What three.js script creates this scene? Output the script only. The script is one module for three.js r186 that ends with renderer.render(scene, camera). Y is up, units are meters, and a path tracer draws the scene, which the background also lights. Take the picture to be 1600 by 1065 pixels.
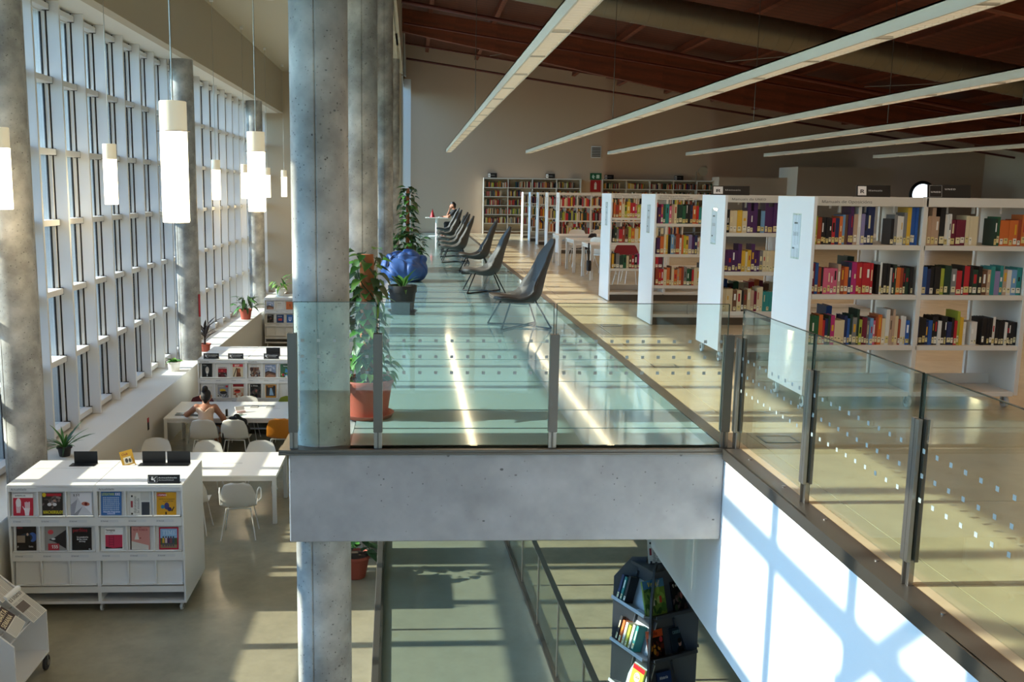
import * as THREE from 'three';
import { RoundedBoxGeometry } from 'three/addons/geometries/RoundedBoxGeometry.js';
import { mergeGeometries, mergeVertices } from 'three/addons/utils/BufferGeometryUtils.js';
import { MarchingCubes } from 'three/addons/objects/MarchingCubes.js';
import { Sky } from 'three/addons/objects/Sky.js';
import { RectAreaLightUniformsLib } from 'three/addons/lights/RectAreaLightUniformsLib.js';

// ------------------------------------------------------------------ camera, sky, sun, exposure
const scene = new THREE.Scene();
const renderer = new THREE.WebGLRenderer({ antialias: true });
renderer.toneMapping = THREE.LinearToneMapping;
renderer.toneMappingExposure = 1.9;
renderer.shadowMap.enabled = true;
RectAreaLightUniformsLib.init();

const F = 1505.9, LOW = 0, UP = 3.07;
const camera = new THREE.PerspectiveCamera(2 * Math.atan(532.5 / F) * 180 / Math.PI, 1600 / 1065, 0.05, 400);
camera.rotation.order = 'YXZ';
camera.position.set(0, 4.87, 0);
camera.rotation.set(-0.154187, -0.051369, 0.011501);
camera.setViewOffset(1600, 1065, 79, 0, 1600, 1065);
camera.updateMatrixWorld();

const SUN_E = 26 * Math.PI / 180;
const sunTo = new THREE.Vector3(-Math.cos(SUN_E), Math.sin(SUN_E), 0);
const sky = new Sky();
sky.scale.setScalar(300);
Object.assign(sky.material.uniforms.turbidity, { value: 9 });
Object.assign(sky.material.uniforms.rayleigh, { value: 0.7 });
Object.assign(sky.material.uniforms.mieCoefficient, { value: 0.004 });
Object.assign(sky.material.uniforms.mieDirectionalG, { value: 0.7 });
sky.material.uniforms.sunPosition.value.copy(sunTo);
sky.name = 'sky';
scene.add(sky);
scene.backgroundIntensity = 0.42;

const sun = new THREE.DirectionalLight(0xfff2e0, 6);
sun.position.copy(sunTo).multiplyScalar(60).add(new THREE.Vector3(0, 3, -18));
sun.target.position.set(0, 3, -18);
sun.castShadow = true;
sun.shadow.camera.left = -26; sun.shadow.camera.right = 26; sun.shadow.camera.top = 16; sun.shadow.camera.bottom = -16;
sun.shadow.camera.near = 1; sun.shadow.camera.far = 120; sun.shadow.mapSize.set(4096, 4096);
sun.name = 'sun';
scene.add(sun, sun.target);

// ------------------------------------------------------------------ helpers
function mulberry(a) { return () => { a |= 0; a = a + 0x6D2B79F5 | 0; let t = Math.imul(a ^ a >>> 15, 1 | a); t = t + Math.imul(t ^ t >>> 7, 61 | t) ^ t; return ((t ^ t >>> 14) >>> 0) / 4294967296; }; }
const rnd = mulberry(11);
const rr = (a, b) => a + (b - a) * rnd();
const pick = (l) => l[Math.floor(rnd() * l.length)];
const V = (x, y, z) => new THREE.Vector3(x, y, z);
const taken = {};
function numbered(n) { taken[n] = (taken[n] ?? -1) + 1; return taken[n] ? n + '_' + String(taken[n]).padStart(3, '0') : n; }

function bx(x0, x1, y0, y1, z0, z1, r = 0) {
  const w = Math.abs(x1 - x0), h = Math.abs(y1 - y0), d = Math.abs(z1 - z0);
  const g = r ? new RoundedBoxGeometry(w, h, d, 2, Math.min(r, w / 2.01, h / 2.01, d / 2.01)) : new THREE.BoxGeometry(w, h, d);
  return g.translate((x0 + x1) / 2, (y0 + y1) / 2, (z0 + z1) / 2);
}
const cyl = (rt, rb, h, x, y, z, s = 20) => new THREE.CylinderGeometry(rt, rb, h, s).translate(x, y, z);
function rod(a, b, r, s = 8) {
  const d = b.clone().sub(a), l = d.length(), g = new THREE.CylinderGeometry(r, r, l, s);
  g.applyQuaternion(new THREE.Quaternion().setFromUnitVectors(V(0, 1, 0), d.normalize()));
  return g.translate((a.x + b.x) / 2, (a.y + b.y) / 2, (a.z + b.z) / 2);
}
function tube(pts, r, n = 24, s = 8, tension = 0.3, closed = false) {
  return new THREE.TubeGeometry(new THREE.CatmullRomCurve3(pts, closed, 'catmullrom', tension), n, r, s, closed);
}
const lathe = (pts, s = 28) => new THREE.LatheGeometry(pts.map(([x, y]) => new THREE.Vector2(x, y)), s);
function merge(list) {
  return mergeGeometries(list.map((g) => { const q = g.index ? g.toNonIndexed() : g.clone(); for (const k of Object.keys(q.attributes)) if (!['position', 'normal', 'uv'].includes(k)) q.deleteAttribute(k); return q; }));
}
function uvm(g) {                                     // uv in metres from the dominant side of each face
  const p = g.attributes.position, n = g.attributes.normal, uv = new Float32Array(p.count * 2);
  for (let i = 0; i < p.count; i++) {
    const ax = Math.abs(n.getX(i)), ay = Math.abs(n.getY(i)), az = Math.abs(n.getZ(i));
    const [a, b] = ax >= ay && ax >= az ? [p.getZ(i), p.getY(i)] : ay >= az ? [p.getX(i), p.getZ(i)] : [p.getX(i), p.getY(i)];
    uv[2 * i] = a; uv[2 * i + 1] = b;
  }
  g.setAttribute('uv', new THREE.BufferAttribute(uv, 2));
  return g;
}
function mesh(name, g, m, parent) {
  const o = new THREE.Mesh(Array.isArray(g) ? merge(g) : g, m);
  o.name = parent ? name : numbered(name);
  o.castShadow = o.receiveShadow = true;
  (parent ?? scene).add(o);
  return o;
}
function tag(o, label, category, group) { o.userData.label = label; o.userData.category = category; if (group) o.userData.group = group; return o; }
function thing(name, label, category, [x, y, z] = [0, 0, 0], turn = 0, group) {
  const o = new THREE.Group(); o.name = numbered(name); o.position.set(x, y, z); o.rotation.y = turn; scene.add(o);
  return tag(o, label, category, group);
}
function struct(name, g, m, label) { const o = mesh(name, g, m); o.name = name; o.userData.kind = 'structure'; if (label) o.userData.label = label; return o; }
function structGroup(name, label) { const o = new THREE.Group(); o.name = name; o.userData.kind = 'structure'; if (label) o.userData.label = label; scene.add(o); return o; }
function dup(o, [x, y, z], turn, label, group) {
  const c = o.clone(); c.name = numbered(o.name.replace(/_\d\d\d$/, '')); c.userData = { ...o.userData }; c.position.set(x, y, z); c.rotation.y = turn; scene.add(c);
  if (label) c.userData.label = label;
  if (group) c.userData.group = group;
  return c;
}

// ------------------------------------------------------------------ procedural textures
function lattice(seed, n) { const r = mulberry(seed), a = new Float32Array(n * n); for (let i = 0; i < a.length; i++) a[i] = r(); return a; }
function vnoise(L, n, x, y) {
  x *= n; y *= n; const i = Math.floor(x), j = Math.floor(y), f = x - i, g = y - j, s = f * f * (3 - 2 * f), t = g * g * (3 - 2 * g), w = (k) => ((k % n) + n) % n;
  const a = L[w(j) * n + w(i)], b = L[w(j) * n + w(i + 1)], c = L[w(j + 1) * n + w(i)], d = L[w(j + 1) * n + w(i + 1)];
  return (a * (1 - s) + b * s) * (1 - t) + (c * (1 - s) + d * s) * t;
}
function fbm(seed, base, oct) {
  const Ls = []; for (let o = 0; o < oct; o++) Ls.push([lattice(seed + o * 17, base << o), base << o]);
  return (x, y) => { let v = 0, a = 0.5, n = 0; for (const [L, k] of Ls) { v += a * vnoise(L, k, x, y); n += a; a *= 0.55; } return v / n; };
}
function dataTex(size, f, srgb = true, rep = 1) {
  const d = new Uint8Array(size * size * 4);
  for (let j = 0; j < size; j++) for (let i = 0; i < size; i++) { const c = f(i / size, j / size), k = 4 * (j * size + i); for (let q = 0; q < 3; q++) d[k + q] = Math.max(0, Math.min(255, c[q])); d[k + 3] = 255; }
  const t = new THREE.DataTexture(d, size, size);
  t.wrapS = t.wrapT = THREE.RepeatWrapping; t.magFilter = THREE.LinearFilter; t.minFilter = THREE.LinearMipmapLinearFilter; t.generateMipmaps = true;
  if (srgb) t.colorSpace = THREE.SRGBColorSpace;
  t.repeat.set(rep, rep); t.needsUpdate = true;
  return t;
}
const concreteMaps = (seed, base, amp, pits, rep) => {
  const a = fbm(seed, 4, 6), b = fbm(seed + 99, 16, 3), r = mulberry(seed + 5), N = 512, pit = new Float32Array(N * N);
  for (let k = 0; k < pits; k++) {
    const cx = r() * N, cy = r() * N, R = 0.8 + 3.4 * r() * r() * r(), e = 0.6 + 0.8 * r(), dp = 0.3 + 0.6 * r();
    for (let y = -6; y <= 6; y++) for (let x = -6; x <= 6; x++) if ((x * x) * e + (y * y) / e < R * R) pit[((Math.floor(cy + y) + N) % N) * N + (Math.floor(cx + x) + N) % N] = dp;
  }
  const at = (u, v) => pit[Math.floor(v * N) * N + Math.floor(u * N)];
  const map = dataTex(N, (u, v) => { const k = 1 + amp * (a(u, v) - 0.5) * 2 + 0.10 * (b(u, v) - 0.5) - 0.55 * at(u, v); return base.map((c) => c * k); }, true, rep);
  const bump = dataTex(N, (u, v) => { const k = 170 + 40 * (a(u, v) - 0.5) + 40 * (b(u, v) - 0.5) - 130 * at(u, v); return [k, k, k]; }, false, rep);
  return { map, bumpMap: bump, bumpScale: 0.004 };
};
const mat = (c, rough = 0.6, metal = 0, extra = {}) => new THREE.MeshStandardMaterial({ color: c, roughness: rough, metalness: metal, ...extra });
const phy = (c, rough, extra) => new THREE.MeshPhysicalMaterial({ color: c, roughness: rough, ...extra });

const fineN = fbm(301, 8, 5), fineN2 = fbm(302, 32, 3);
const floorTex = (base, amp, rep) => dataTex(256, (u, v) => { const k = 1 + amp * (fineN(u, v) - 0.5) * 2 + amp * 0.6 * (fineN2(u, v) - 0.5); return base.map((c) => c * k); }, true, rep);
const plasterBump = dataTex(256, (u, v) => { const k = 128 + 90 * (fineN2(u, v) - 0.5); return [k, k, k]; }, false, 1);
const woodA = fbm(401, 4, 5);
const woodTex = (base, amp) => dataTex(256, (u, v) => { const k = 1 + amp * (woodA(u * 0.25 + 0.0, v * 4 % 1) - 0.5) * 2 + amp * 0.5 * (fineN2(u, v) - 0.5); return base.map((c) => c * k); }, true, 0.7);

const M = {
  concrete: mat(0xffffff, 0.82, 0, concreteMaps(21, [160, 158, 152], 0.42, 800, 0.75)),
  beamConcrete: mat(0xffffff, 0.85, 0, concreteMaps(57, [165, 163, 163], 0.14, 120, 0.6)),
  white: mat(0xe9e8e6, 0.5), whiteWarm: mat(0xe4dfd6, 0.5), plaster: mat(0xefefef, 0.85, 0, { bumpMap: plasterBump, bumpScale: 0.0008 }),
  window: mat(0xe2e1de, 0.45), gasket: mat(0x121314, 0.7), sill: mat(0xdcd9d3, 0.45),
  soffit: mat(0xdcd6c9, 0.85), beige: mat(0xb6a891, 0.9, 0, { bumpMap: plasterBump, bumpScale: 0.0008 }), ceilingBeige: mat(0xc2b79f, 0.9),
  hallWall: mat(0xcbb096, 0.9, 0, { bumpMap: plasterBump, bumpScale: 0.0008 }),
  floorLow: mat(0xffffff, 0.22, 0, { map: floorTex([150, 143, 122], 0.07, 0.6) }),
  floorUp: mat(0xffffff, 0.25, 0, { map: floorTex([188, 172, 142], 0.06, 0.6) }),
  floorGreen: mat(0xffffff, 0.35, 0, { map: floorTex([132, 134, 121], 0.05, 0.6) }),
  steel: mat(0x9a958f, 0.32, 0.9), darkSteel: mat(0x6d6862, 0.38, 0.85), black: mat(0x0c0c0d, 0.45), blackMetal: mat(0x111111, 0.4, 0.5),
  rackWhite: mat(0xe0dfdc, 0.38), shelfWhite: mat(0xdad4c9, 0.45), tableTop: mat(0xe9e6df, 0.3), chairWhite: mat(0xdedad0, 0.4), legWhite: mat(0xdcdad4, 0.35, 0.1),
  orange: mat(0xc87a1e, 0.45), maroon: mat(0x5a1622, 0.5), green: mat(0x7f8d22, 0.5), navy: mat(0x1c2233, 0.55), redChair: mat(0x861a24, 0.5),
  lounge: mat(0x3b3b3a, 0.6), loungePad: mat(0x504f4c, 0.7),
  wood: mat(0xffffff, 0.7, 0, { map: woodTex([128, 66, 40], 0.22) }), woodDeck: mat(0xffffff, 0.8, 0, { map: woodTex([104, 56, 36], 0.25) }),
  duct: mat(0x8d8a79, 0.42, 0.75), redPipe: mat(0x62281f, 0.5), rodGrey: mat(0xb9b4a8, 0.4, 0.5), lampWhite: mat(0xe6dfd0, 0.5),
  terracotta: mat(0xa9503c, 0.6), potBlack: mat(0x202122, 0.55), potWhite: mat(0xe9e5dc, 0.4), soil: mat(0x35271b, 0.95), coir: mat(0xa2623b, 0.95),
  leaf: phy(0x3f7a2e, 0.45, { transmission: 0.12, thickness: 0, side: THREE.DoubleSide }), leafLight: phy(0x7aa945, 0.45, { transmission: 0.2, thickness: 0, side: THREE.DoubleSide }), leafDark: phy(0x2b4a26, 0.5, { side: THREE.DoubleSide }), leafPurple: mat(0x2c2224, 0.5, 0, { side: THREE.DoubleSide }),
  bean: mat(0x28508f, 0.6), skin: mat(0xa87256, 0.6), skinDark: mat(0xa97458, 0.6), hair: mat(0x15110f, 0.6), tankTop: mat(0xe0bfa4, 0.8), shorts: mat(0x8f97a3, 0.8), blackCloth: mat(0x16171a, 0.8),
  glass: phy(0xf6fcf9, 0.0, { transmission: 1, thickness: 0, ior: 1.5 }), winGlass: phy(0xf4faf8, 0.0, { transmission: 1, thickness: 0, ior: 1.45 }),
  glassEdge: mat(0x26332c, 0.15), etched: mat(0xa5adaa, 0.9),
  glassFloor: phy(0xa3c6c8, 0.12, { transmission: 0.25, thickness: 0, clearcoat: 0.6, clearcoatRoughness: 0.05 }),
  rubber: mat(0x2a2a2b, 0.8), wheel: mat(0xcfd2d0, 0.4), paper: mat(0xeceae4, 0.8), pages: mat(0xd8cfb8, 0.85), sticker: mat(0xe2d6a8, 0.7),
  red: mat(0xb3202a, 0.5), yellow: mat(0xd9a429, 0.6), towerGrey: mat(0x4a5058, 0.4, 0.3), towerSilver: mat(0xb9c0c8, 0.4, 0.3), street: mat(0x8b8985, 0.9), building: mat(0x6a6e75, 0.9), buildingB: mat(0x8d867e, 0.9),
};

// ------------------------------------------------------------------ structure: floors
struct('floor', uvm(bx(-5.9, 26, -0.3, 0, -43, 5)), M.floorLow, 'polished olive beige floor of the lower reading room');
{ // walkway with a greenish surface between the two low balustrades
  const s = new THREE.Shape([[-0.24, 6], [2.0, 6], [1.45, -9], [0.9, -26], [-0.64, -26], [-0.31, -9]].map(([x, z]) => new THREE.Vector2(x, -z)));
  const g = new THREE.ExtrudeGeometry(s, { depth: 0.006, bevelEnabled: false }).rotateX(-Math.PI / 2).translate(0, 0.0005, 0);
  struct('floor_walkway', uvm(g), M.floorGreen, 'grey green walkway strip in the lower floor');
}
{ // upper floor: slabs with open joints on a concrete deck
  const f = structGroup('floor_upper', 'beige upper floor of long slabs with dark joints');
  mesh('deck', uvm(bx(2.26, 26, 2.75, 3.045, -43, 5)), M.floorUp, f);
  const g1 = uvm(bx(2.345, 2.545, 3.0, UP, 0, 1.214)), g2 = uvm(bx(2.552, 26, 3.0, UP, 0, 1.214));
  for (let k = -1; k < 39; k++) {
    const z = -4.177 - 1.22 * (k - 5) - 1.22;
    for (const g of [g1, g2]) { const m = mesh('floor_slab', g, M.floorUp, f); m.position.z = z; }
  }
}
{ // glass floor of the gallery
  const f = structGroup('floor_glass', 'pale green frosted glass floor of the gallery');
  const pg = uvm(bx(-0.44, 2.238, UP - 0.04, UP, 0, 1.186));
  { const h = uvm(bx(-0.44, 2.238, UP - 0.04, UP, -7.818, -7.222)); mesh('glass_pane', h, M.glassFloor, f); }
  for (let k = 1; k < 29; k++) mesh('glass_pane', pg, M.glassFloor, f).position.z = -9.036 - 1.218 * (k - 1);
  mesh('glass_pane', uvm(bx(-0.44, 2.238, UP - 0.04, UP, -7.19, -6.62)), M.glassFloor, f);
  for (let k = -1; k < 29; k++) { const z = k < 0 ? -7.19 : -7.82 - 1.218 * k; mesh('cross_bearer', bx(-0.44, 2.238, UP - 0.16, UP - 0.006, z - 0.03, z), M.gasket, f); }
  mesh('edge_channel', [bx(2.24, 2.34, UP - 0.03, UP + 0.006, -42, -6.6)], M.darkSteel, f);
  mesh('edge_beam', uvm(bx(-0.865, -0.45, 2.39, UP - 0.02, -42, -7.1)), M.beamConcrete, f);
}
// concrete cross beam at the head of the gallery
{
  const b = structGroup('trim_1', 'grey concrete edge beam under the glass gallery');
  mesh('beam', uvm(bx(-0.865, 2.238, 2.39, 3.035, -7.1, -6.6, 0.012)), M.beamConcrete, b);
  mesh('steel_cap', [bx(-0.93, 2.25, 3.035, 3.05, -7.12, -6.57), bx(-0.93, 2.24, 3.05, UP, -6.72, -6.58)], M.darkSteel, b);
}
{
  const w = structGroup('wall_right_fascia', 'white upstand wall below the upper floor edge');
  mesh('fascia', uvm(bx(2.24, 2.4, 1.6, 3.04, -36, 5)), M.plaster, w);
  mesh('soffit', uvm(bx(2.4, 26, 2.6, 2.74, -43, 5)), M.soffit, w);
  const t = mesh('edge_trim', [bx(2.225, 2.345, 3.035, UP + 0.004, -6.58, 5), bx(2.215, 2.232, 3.0, UP + 0.004, -6.58, 5)], M.darkSteel, w);
  const sc = new THREE.CylinderGeometry(0.012, 0.012, 0.006, 10);
  for (let z = -6.3; z < 1; z += 0.61) { const s = mesh('screw', sc, M.steel, w); s.position.set(2.315, UP + 0.006, z); }
}

// ------------------------------------------------------------------ structure: columns
function column(x, z, R, y0, y1, grooves, notches, name, label) {
  const lv = [y0]; for (const g of grooves) lv.push(g - 0.006, g, g + 0.006); lv.push(y1);
  const rad = (k) => (k > 0 && k < lv.length - 1 && (k - 1) % 3 === 1 ? R - 0.005 : R);
  const A = []; const N = 64; for (let i = 0; i < N; i++) A.push([i / N * Math.PI * 2, 0]);
  for (const n of notches) A.push([n - 0.03, 0], [n - 0.012, 0.01], [n + 0.012, 0.01], [n + 0.03, 0]);
  A.sort((p, q) => p[0] - q[0]); A.push([A[0][0] + Math.PI * 2, A[0][1]]);
  const pos = [], uv = [], idx = [], W = A.length;
  lv.forEach((y, k) => A.forEach(([a, d]) => { const q = rad(k) - d; pos.push(Math.cos(a) * q, y, Math.sin(a) * q); uv.push(a * R, y); }));
  for (let k = 0; k + 1 < lv.length; k++) for (let i = 0; i + 1 < W; i++) { const a = k * W + i, b = a + 1, c = a + W, d = c + 1; idx.push(a, c, b, b, c, d); }
  const g = new THREE.BufferGeometry();
  g.setAttribute('position', new THREE.Float32BufferAttribute(pos, 3)); g.setAttribute('uv', new THREE.Float32BufferAttribute(uv, 2)); g.setIndex(idx); g.computeVertexNormals();
  g.translate(x, 0, z);
  return struct(name, g, M.concrete, label);
}
{
  const low = []; for (let y = 0.12; y < 2.3; y += 0.155) low.push(y);
  column(-0.65, -6.86, 0.2, 0, 2.39, low, [1.9], 'trim_2', 'concrete column stub with ring seams under the gallery beam');
  column(-0.65, -6.86, 0.2, 3.05, 12, [5.23, 7.6], [1.62, 4.7], 'trim_3', 'round concrete column on the corner of the gallery');
  [-12.5, -22.0, -32.2].forEach((z, i) => column(-0.65, z, 0.2, 0, 12, [4.9, 5.66, 8], [1.5], 'trim_' + (4 + i), ['second', 'third', 'fourth'][i] + ' round concrete column along the gallery'));
  [-2.9, -12.35, -21.6, -31.2].forEach((z, i) => column(-4.98, z, 0.25, 0, 7.6, [1.9, 4.1, 6.3], [2.2], 'trim_' + (7 + i), ['round concrete column behind the viewpoint', 'round concrete column by the window sill near the magazine rack', 'round concrete column between sill and far magazine rack', 'far round concrete column at the window sill'][i]));
}

// ------------------------------------------------------------------ structure: window wall on the left
const FIN = (k) => -15.15 - 1.06 * k;
{
  const w = structGroup('wall_left', 'beige breast wall with pale sill below the windows');
  mesh('breast_wall', uvm(bx(-5.7, -4.7, 0, 1.06, -36, 5)), M.soffit, w);
  mesh('sill', uvm(bx(-5.7, -4.68, 1.06, 1.09, -36, 5, 0.006)), M.sill, w);
  mesh('upper_wall', uvm(bx(-4.9, -4.7, 7.58, 9.15, -36, 5)), M.beige, w);
  mesh('soffit', uvm(bx(-5.7, -4.9, 7.58, 7.78, -36, 5)), M.soffit, w);
  mesh('lintel', uvm(bx(-5.7, -5.5, 7.42, 7.6, -36, 5)), M.window, w);
  const fin = bx(-5.43, -5.25, 1.09, 7.58, -0.028, 0.028, 0.006), mul = bx(-5.63, -5.455, 1.09, 7.58, -0.05, 0.05), gap = bx(-5.46, -5.425, 1.09, 7.58, -0.012, 0.012);
  const gk = merge([bx(-5.532, -5.505, 1.09, 7.58, -0.068, -0.05), bx(-5.532, -5.505, 1.09, 7.58, 0.05, 0.068)]);
  const tr = bx(-5.63, -5.375, -0.045, 0.045, -0.995, -0.037, 0.008), trb = bx(-5.48, -5.385, -0.052, 0.052, -1.024, -0.994);
  const pane = bx(-5.524, -5.512, 0.05, 1.01, -1.0, -0.06);
  for (let k = -18; k < 20; k++) {
    const g = structGroup('window_' + (k + 19), 'tall window bay with white fin and transoms'); g.position.z = FIN(k);
    mesh('fin', fin, M.window, g); mesh('mullion', mul, M.window, g); mesh('gap_strip', gap, M.gasket, g); mesh('gasket', gk, M.gasket, g);
    for (let j = 0; j < 7; j++) { const y = 1.17 + 1.053 * j; const t = mesh('transom', tr, M.window, g); t.position.y = y; const e = mesh('end_cap', trb, M.gasket, g); e.position.y = y; if (j < 6) { const p = mesh('pane', pane, M.winGlass, g); p.position.y = y; } }
  }
  mesh('wind_brace', rod(V(-5.95, 6.3, -4.65), V(-5.95, 7.9, -2.95), 0.07, 12), M.steel, w);
  const e = structGroup('wall_end_left', 'beige end wall of the lower reading room');
  mesh('end_wall', uvm(bx(-5.9, -0.44, 0, 9.15, -36.3, -36)), M.beige, e);
  struct('ceiling_left', [uvm(bx(-4.9, -0.44, 9.05, 9.2, -36, 5))], M.ceilingBeige, 'beige plaster ceiling over the lower reading room');
  const c = structGroup('wall_ceiling_step', 'upstand between the plaster ceiling and the hall roof');
  mesh('upstand', uvm(bx(-0.5, -0.38, 9.05, 11.4, -43, 5)), M.beige, c);
}
// ------------------------------------------------------------------ structure: hall shell and the wall behind the viewpoint
{
  const w = structGroup('wall_back', 'taupe end wall of the upper hall');
  mesh('wall_panel', uvm(bx(-0.5, 8.2, 0, 12, -42.4, -42)), M.hallWall, w);
  mesh('wall_panel', uvm(bx(8.2, 13.0, 0, 12, -43.1, -42.7)), M.hallWall, w);
  mesh('wall_panel', uvm(bx(13.0, 27, 0, 12, -44, -43.4)), M.hallWall, w);
  mesh('wall_panel', uvm(bx(-0.5, -0.38, 0, 3.3, -42.2, -36.2)), M.beige, w); mesh('wall_panel', uvm(bx(-0.5, -0.38, 9.0, 11, -42.2, -36.2)), M.beige, w);
  for (let k = 0; k < 5; k++) { mesh('side_mullion', bx(-0.5, -0.38, 3.3, 9.0, -36.3 - k * 1.42, -36.2 - k * 1.42), M.window, w); if (k < 4) mesh('side_pane', bx(-0.446, -0.434, 3.3, 9.0, -36.3 - k * 1.42 - 1.32, -36.3 - k * 1.42), M.winGlass, w); }
  struct('wall_right', uvm(bx(26, 26.3, 0, 12, -44, 5)), M.hallWall, 'dark right wall of the hall');
  struct('partition', [bx(16.2, 20.4, UP, 6.05, -42.6, -40.5), bx(13.2, 16.2, UP, 5.6, -42.6, -41.6)], M.hallWall, 'taupe partition block at the end of the hall');
  const f = structGroup('wall_front', 'glazed wall behind the viewpoint');
  mesh('solid_wall', uvm(bx(2.3, 26, 0, 12.4, 5, 5.3)), M.beige, f);
  mesh('spandrel', [bx(-5.9, 2.3, 0, 1.0, 5, 5.3), bx(-5.9, 2.3, 7.6, 12.4, 5, 5.3)], M.beige, f);
  for (let x = -5.8; x < 2.3; x += 1.15) { mesh('mullion', bx(x, x + 0.1, 1, 7.6, 5, 5.25), M.window, f); mesh('pane', bx(x + 0.1, x + 1.15, 1, 4.2, 5.1, 5.112), M.winGlass, f); mesh('pane', bx(x + 0.1, x + 1.15, 4.3, 7.6, 5.1, 5.112), M.winGlass, f); mesh('transom', bx(x + 0.1, x + 1.15, 4.2, 4.3, 5, 5.2), M.window, f); }
  struct('trim_11', [bx(-0.4, -0.1, UP, 9.3, -40.4, -40)], M.white, 'white pilaster at the end wall');
  const wd = new THREE.Shape([[-0.62, 9.4], [-0.28, 9.2], [-0.34, 11.2], [-0.62, 11.3]].map(([a, b]) => new THREE.Vector2(a, b)));
  struct('trim_12', new THREE.ExtrudeGeometry(wd, { depth: 0.4, bevelEnabled: false }).translate(0, 0, -38.6), M.white, 'white tapering bracket above the last column');
  const p = thing('porthole', 'bright round porthole in a dark frame above the shelves', 'window', [21.5, 4.95, -40.2]);
  mesh('frame', new THREE.TorusGeometry(0.5, 0.07, 12, 40), M.black, p);
  mesh('lit_pane', new THREE.CylinderGeometry(0.46, 0.46, 0.03, 40).rotateX(Math.PI / 2), mat(0xdfeeff, 0.3, 0, { emissive: 0xe4f2ff, emissiveIntensity: 1.4 }), p);
  mesh('stand', [bx(-0.05, 0.05, -1.95, -0.5, -0.05, 0.05), bx(-0.3, 0.3, -1.95, -1.92, -0.2, 0.2)], M.black, p);
}
// roof: sloping deck with glulam beams and purlins
const SL = Math.atan(0.14);
const roofY = (x) => 10.95 - 0.14 * x;
{
  const c = structGroup('ceiling', 'dark red timber roof of the hall'); c.position.set(0, 10.95, 0); c.rotation.z = -SL;
  mesh('deck', uvm(bx(-0.8, 28, 0, 0.25, -44, 5)), M.woodDeck, c);
  const shp = new THREE.Shape([[-0.5, 0], [28, 0], [28, -1.35], [11, -1.3], [-0.5, -0.72]].map(([a, b]) => new THREE.Vector2(a, b - 0.22)));
  const bg = uvm(new THREE.ExtrudeGeometry(shp, { depth: 0.24, bevelEnabled: false }));
  for (const z of [-33.2, -17, -9, -1]) mesh('glulam_beam', bg, M.wood, c).position.z = z;
  const pg = uvm(bx(-0.07, 0.07, -0.24, 0, -44, 5));
  for (let x = 0.6; x < 27; x += 2.1) mesh('purlin', pg, M.wood, c).position.x = x;
}
{
  const d = thing('ventilation_duct', 'large spiral sheet metal duct under the timber roof', 'duct');
  const a = V(-0.3, 10.22, -24), b = V(26, 5.95, -24);
  mesh('pipe', rod(a, b, 0.37, 40), M.duct, d);
  const dir = b.clone().sub(a), n = 75; const rg = new THREE.TorusGeometry(0.372, 0.007, 6, 40).rotateY(Math.PI / 2).rotateZ(Math.atan2(dir.y, dir.x));
  for (let i = 1; i < n; i++) { const q = a.clone().addScaledVector(dir, i / n); mesh('spiral_seam', rg, M.duct, d).position.copy(q); }
  [[-25.2, 9.55, 0.05, 'red sprinkler main running below the duct'], [-41.2, 10.25, 0.045, 'thin red sprinkler pipe along the end wall'], [-36, 10.1, 0.03, 'thin red sprinkler pipe between the roof beams'], [-30.5, 9.9, 0.03, 'thin red sprinkler pipe before the big roof beam']].forEach(([z, y, r, l]) =>
    tag(mesh('sprinkler_pipe', rod(V(-0.3, y, z), V(26, y - (z > -26 ? 0.165 : 0.14) * 26.3, z), r, 10), M.redPipe), l, 'pipe'));
  [[-36.5, 3], [-36.5, 8], [-29.8, 10], [-29.8, 15]].forEach(([z, x], i) => tag(mesh('tie_rod', rod(V(x, roofY(x) - 0.4, z - 2.5), V(x + 2.1, roofY(x + 2.1) - 0.4, z + 2.5), 0.012), M.rodGrey), ['thin steel tie rod above the gallery end of the hall', 'thin steel tie rod above the wall shelf corner', 'thin steel tie rod behind the duct above the strip lights', 'thin steel tie rod behind the duct over the partition'][i], 'rod', 'tie rods under the timber roof'));
}
// ------------------------------------------------------------------ outside
{
  const g = thing('street', 'grey street outside the windows', 'street');
  mesh('paving', uvm(bx(-120, -5.95, -0.4, -0.2, -160, 60)), M.street, g);
  const gw = thing('garden_wall', 'grey garden wall outside along the windows', 'wall'); mesh('wall', uvm(bx(-8.3, -8.0, -0.2, 2.92, -19.6, 8)), M.buildingB, gw); mesh('coping', uvm(bx(-8.36, -7.94, 2.92, 3.0, -19.66, 8.06)), M.street, gw);
  const far = [[-34, -24, -150, -30, 7.5, 'grey office block across the street', M.building], [-30, -22, -26, 10, 6.4, 'beige building across the street', M.buildingB]];
  for (const [x0, x1, z0, z1, h, l, m] of far) {
    const b = thing('building', l, 'building'); mesh('wall', uvm(bx(x0, x1, -0.2, h, z0, z1)), m, b);
    for (let z = z0 + 2; z < z1 - 2; z += 4) for (let y = 1.2; y < h - 1.6; y += 3) mesh('window', bx(x1 - 0.02, x1 + 0.04, y, y + 1.5, z, z + 1.8), M.gasket, b);
  }
}
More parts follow.
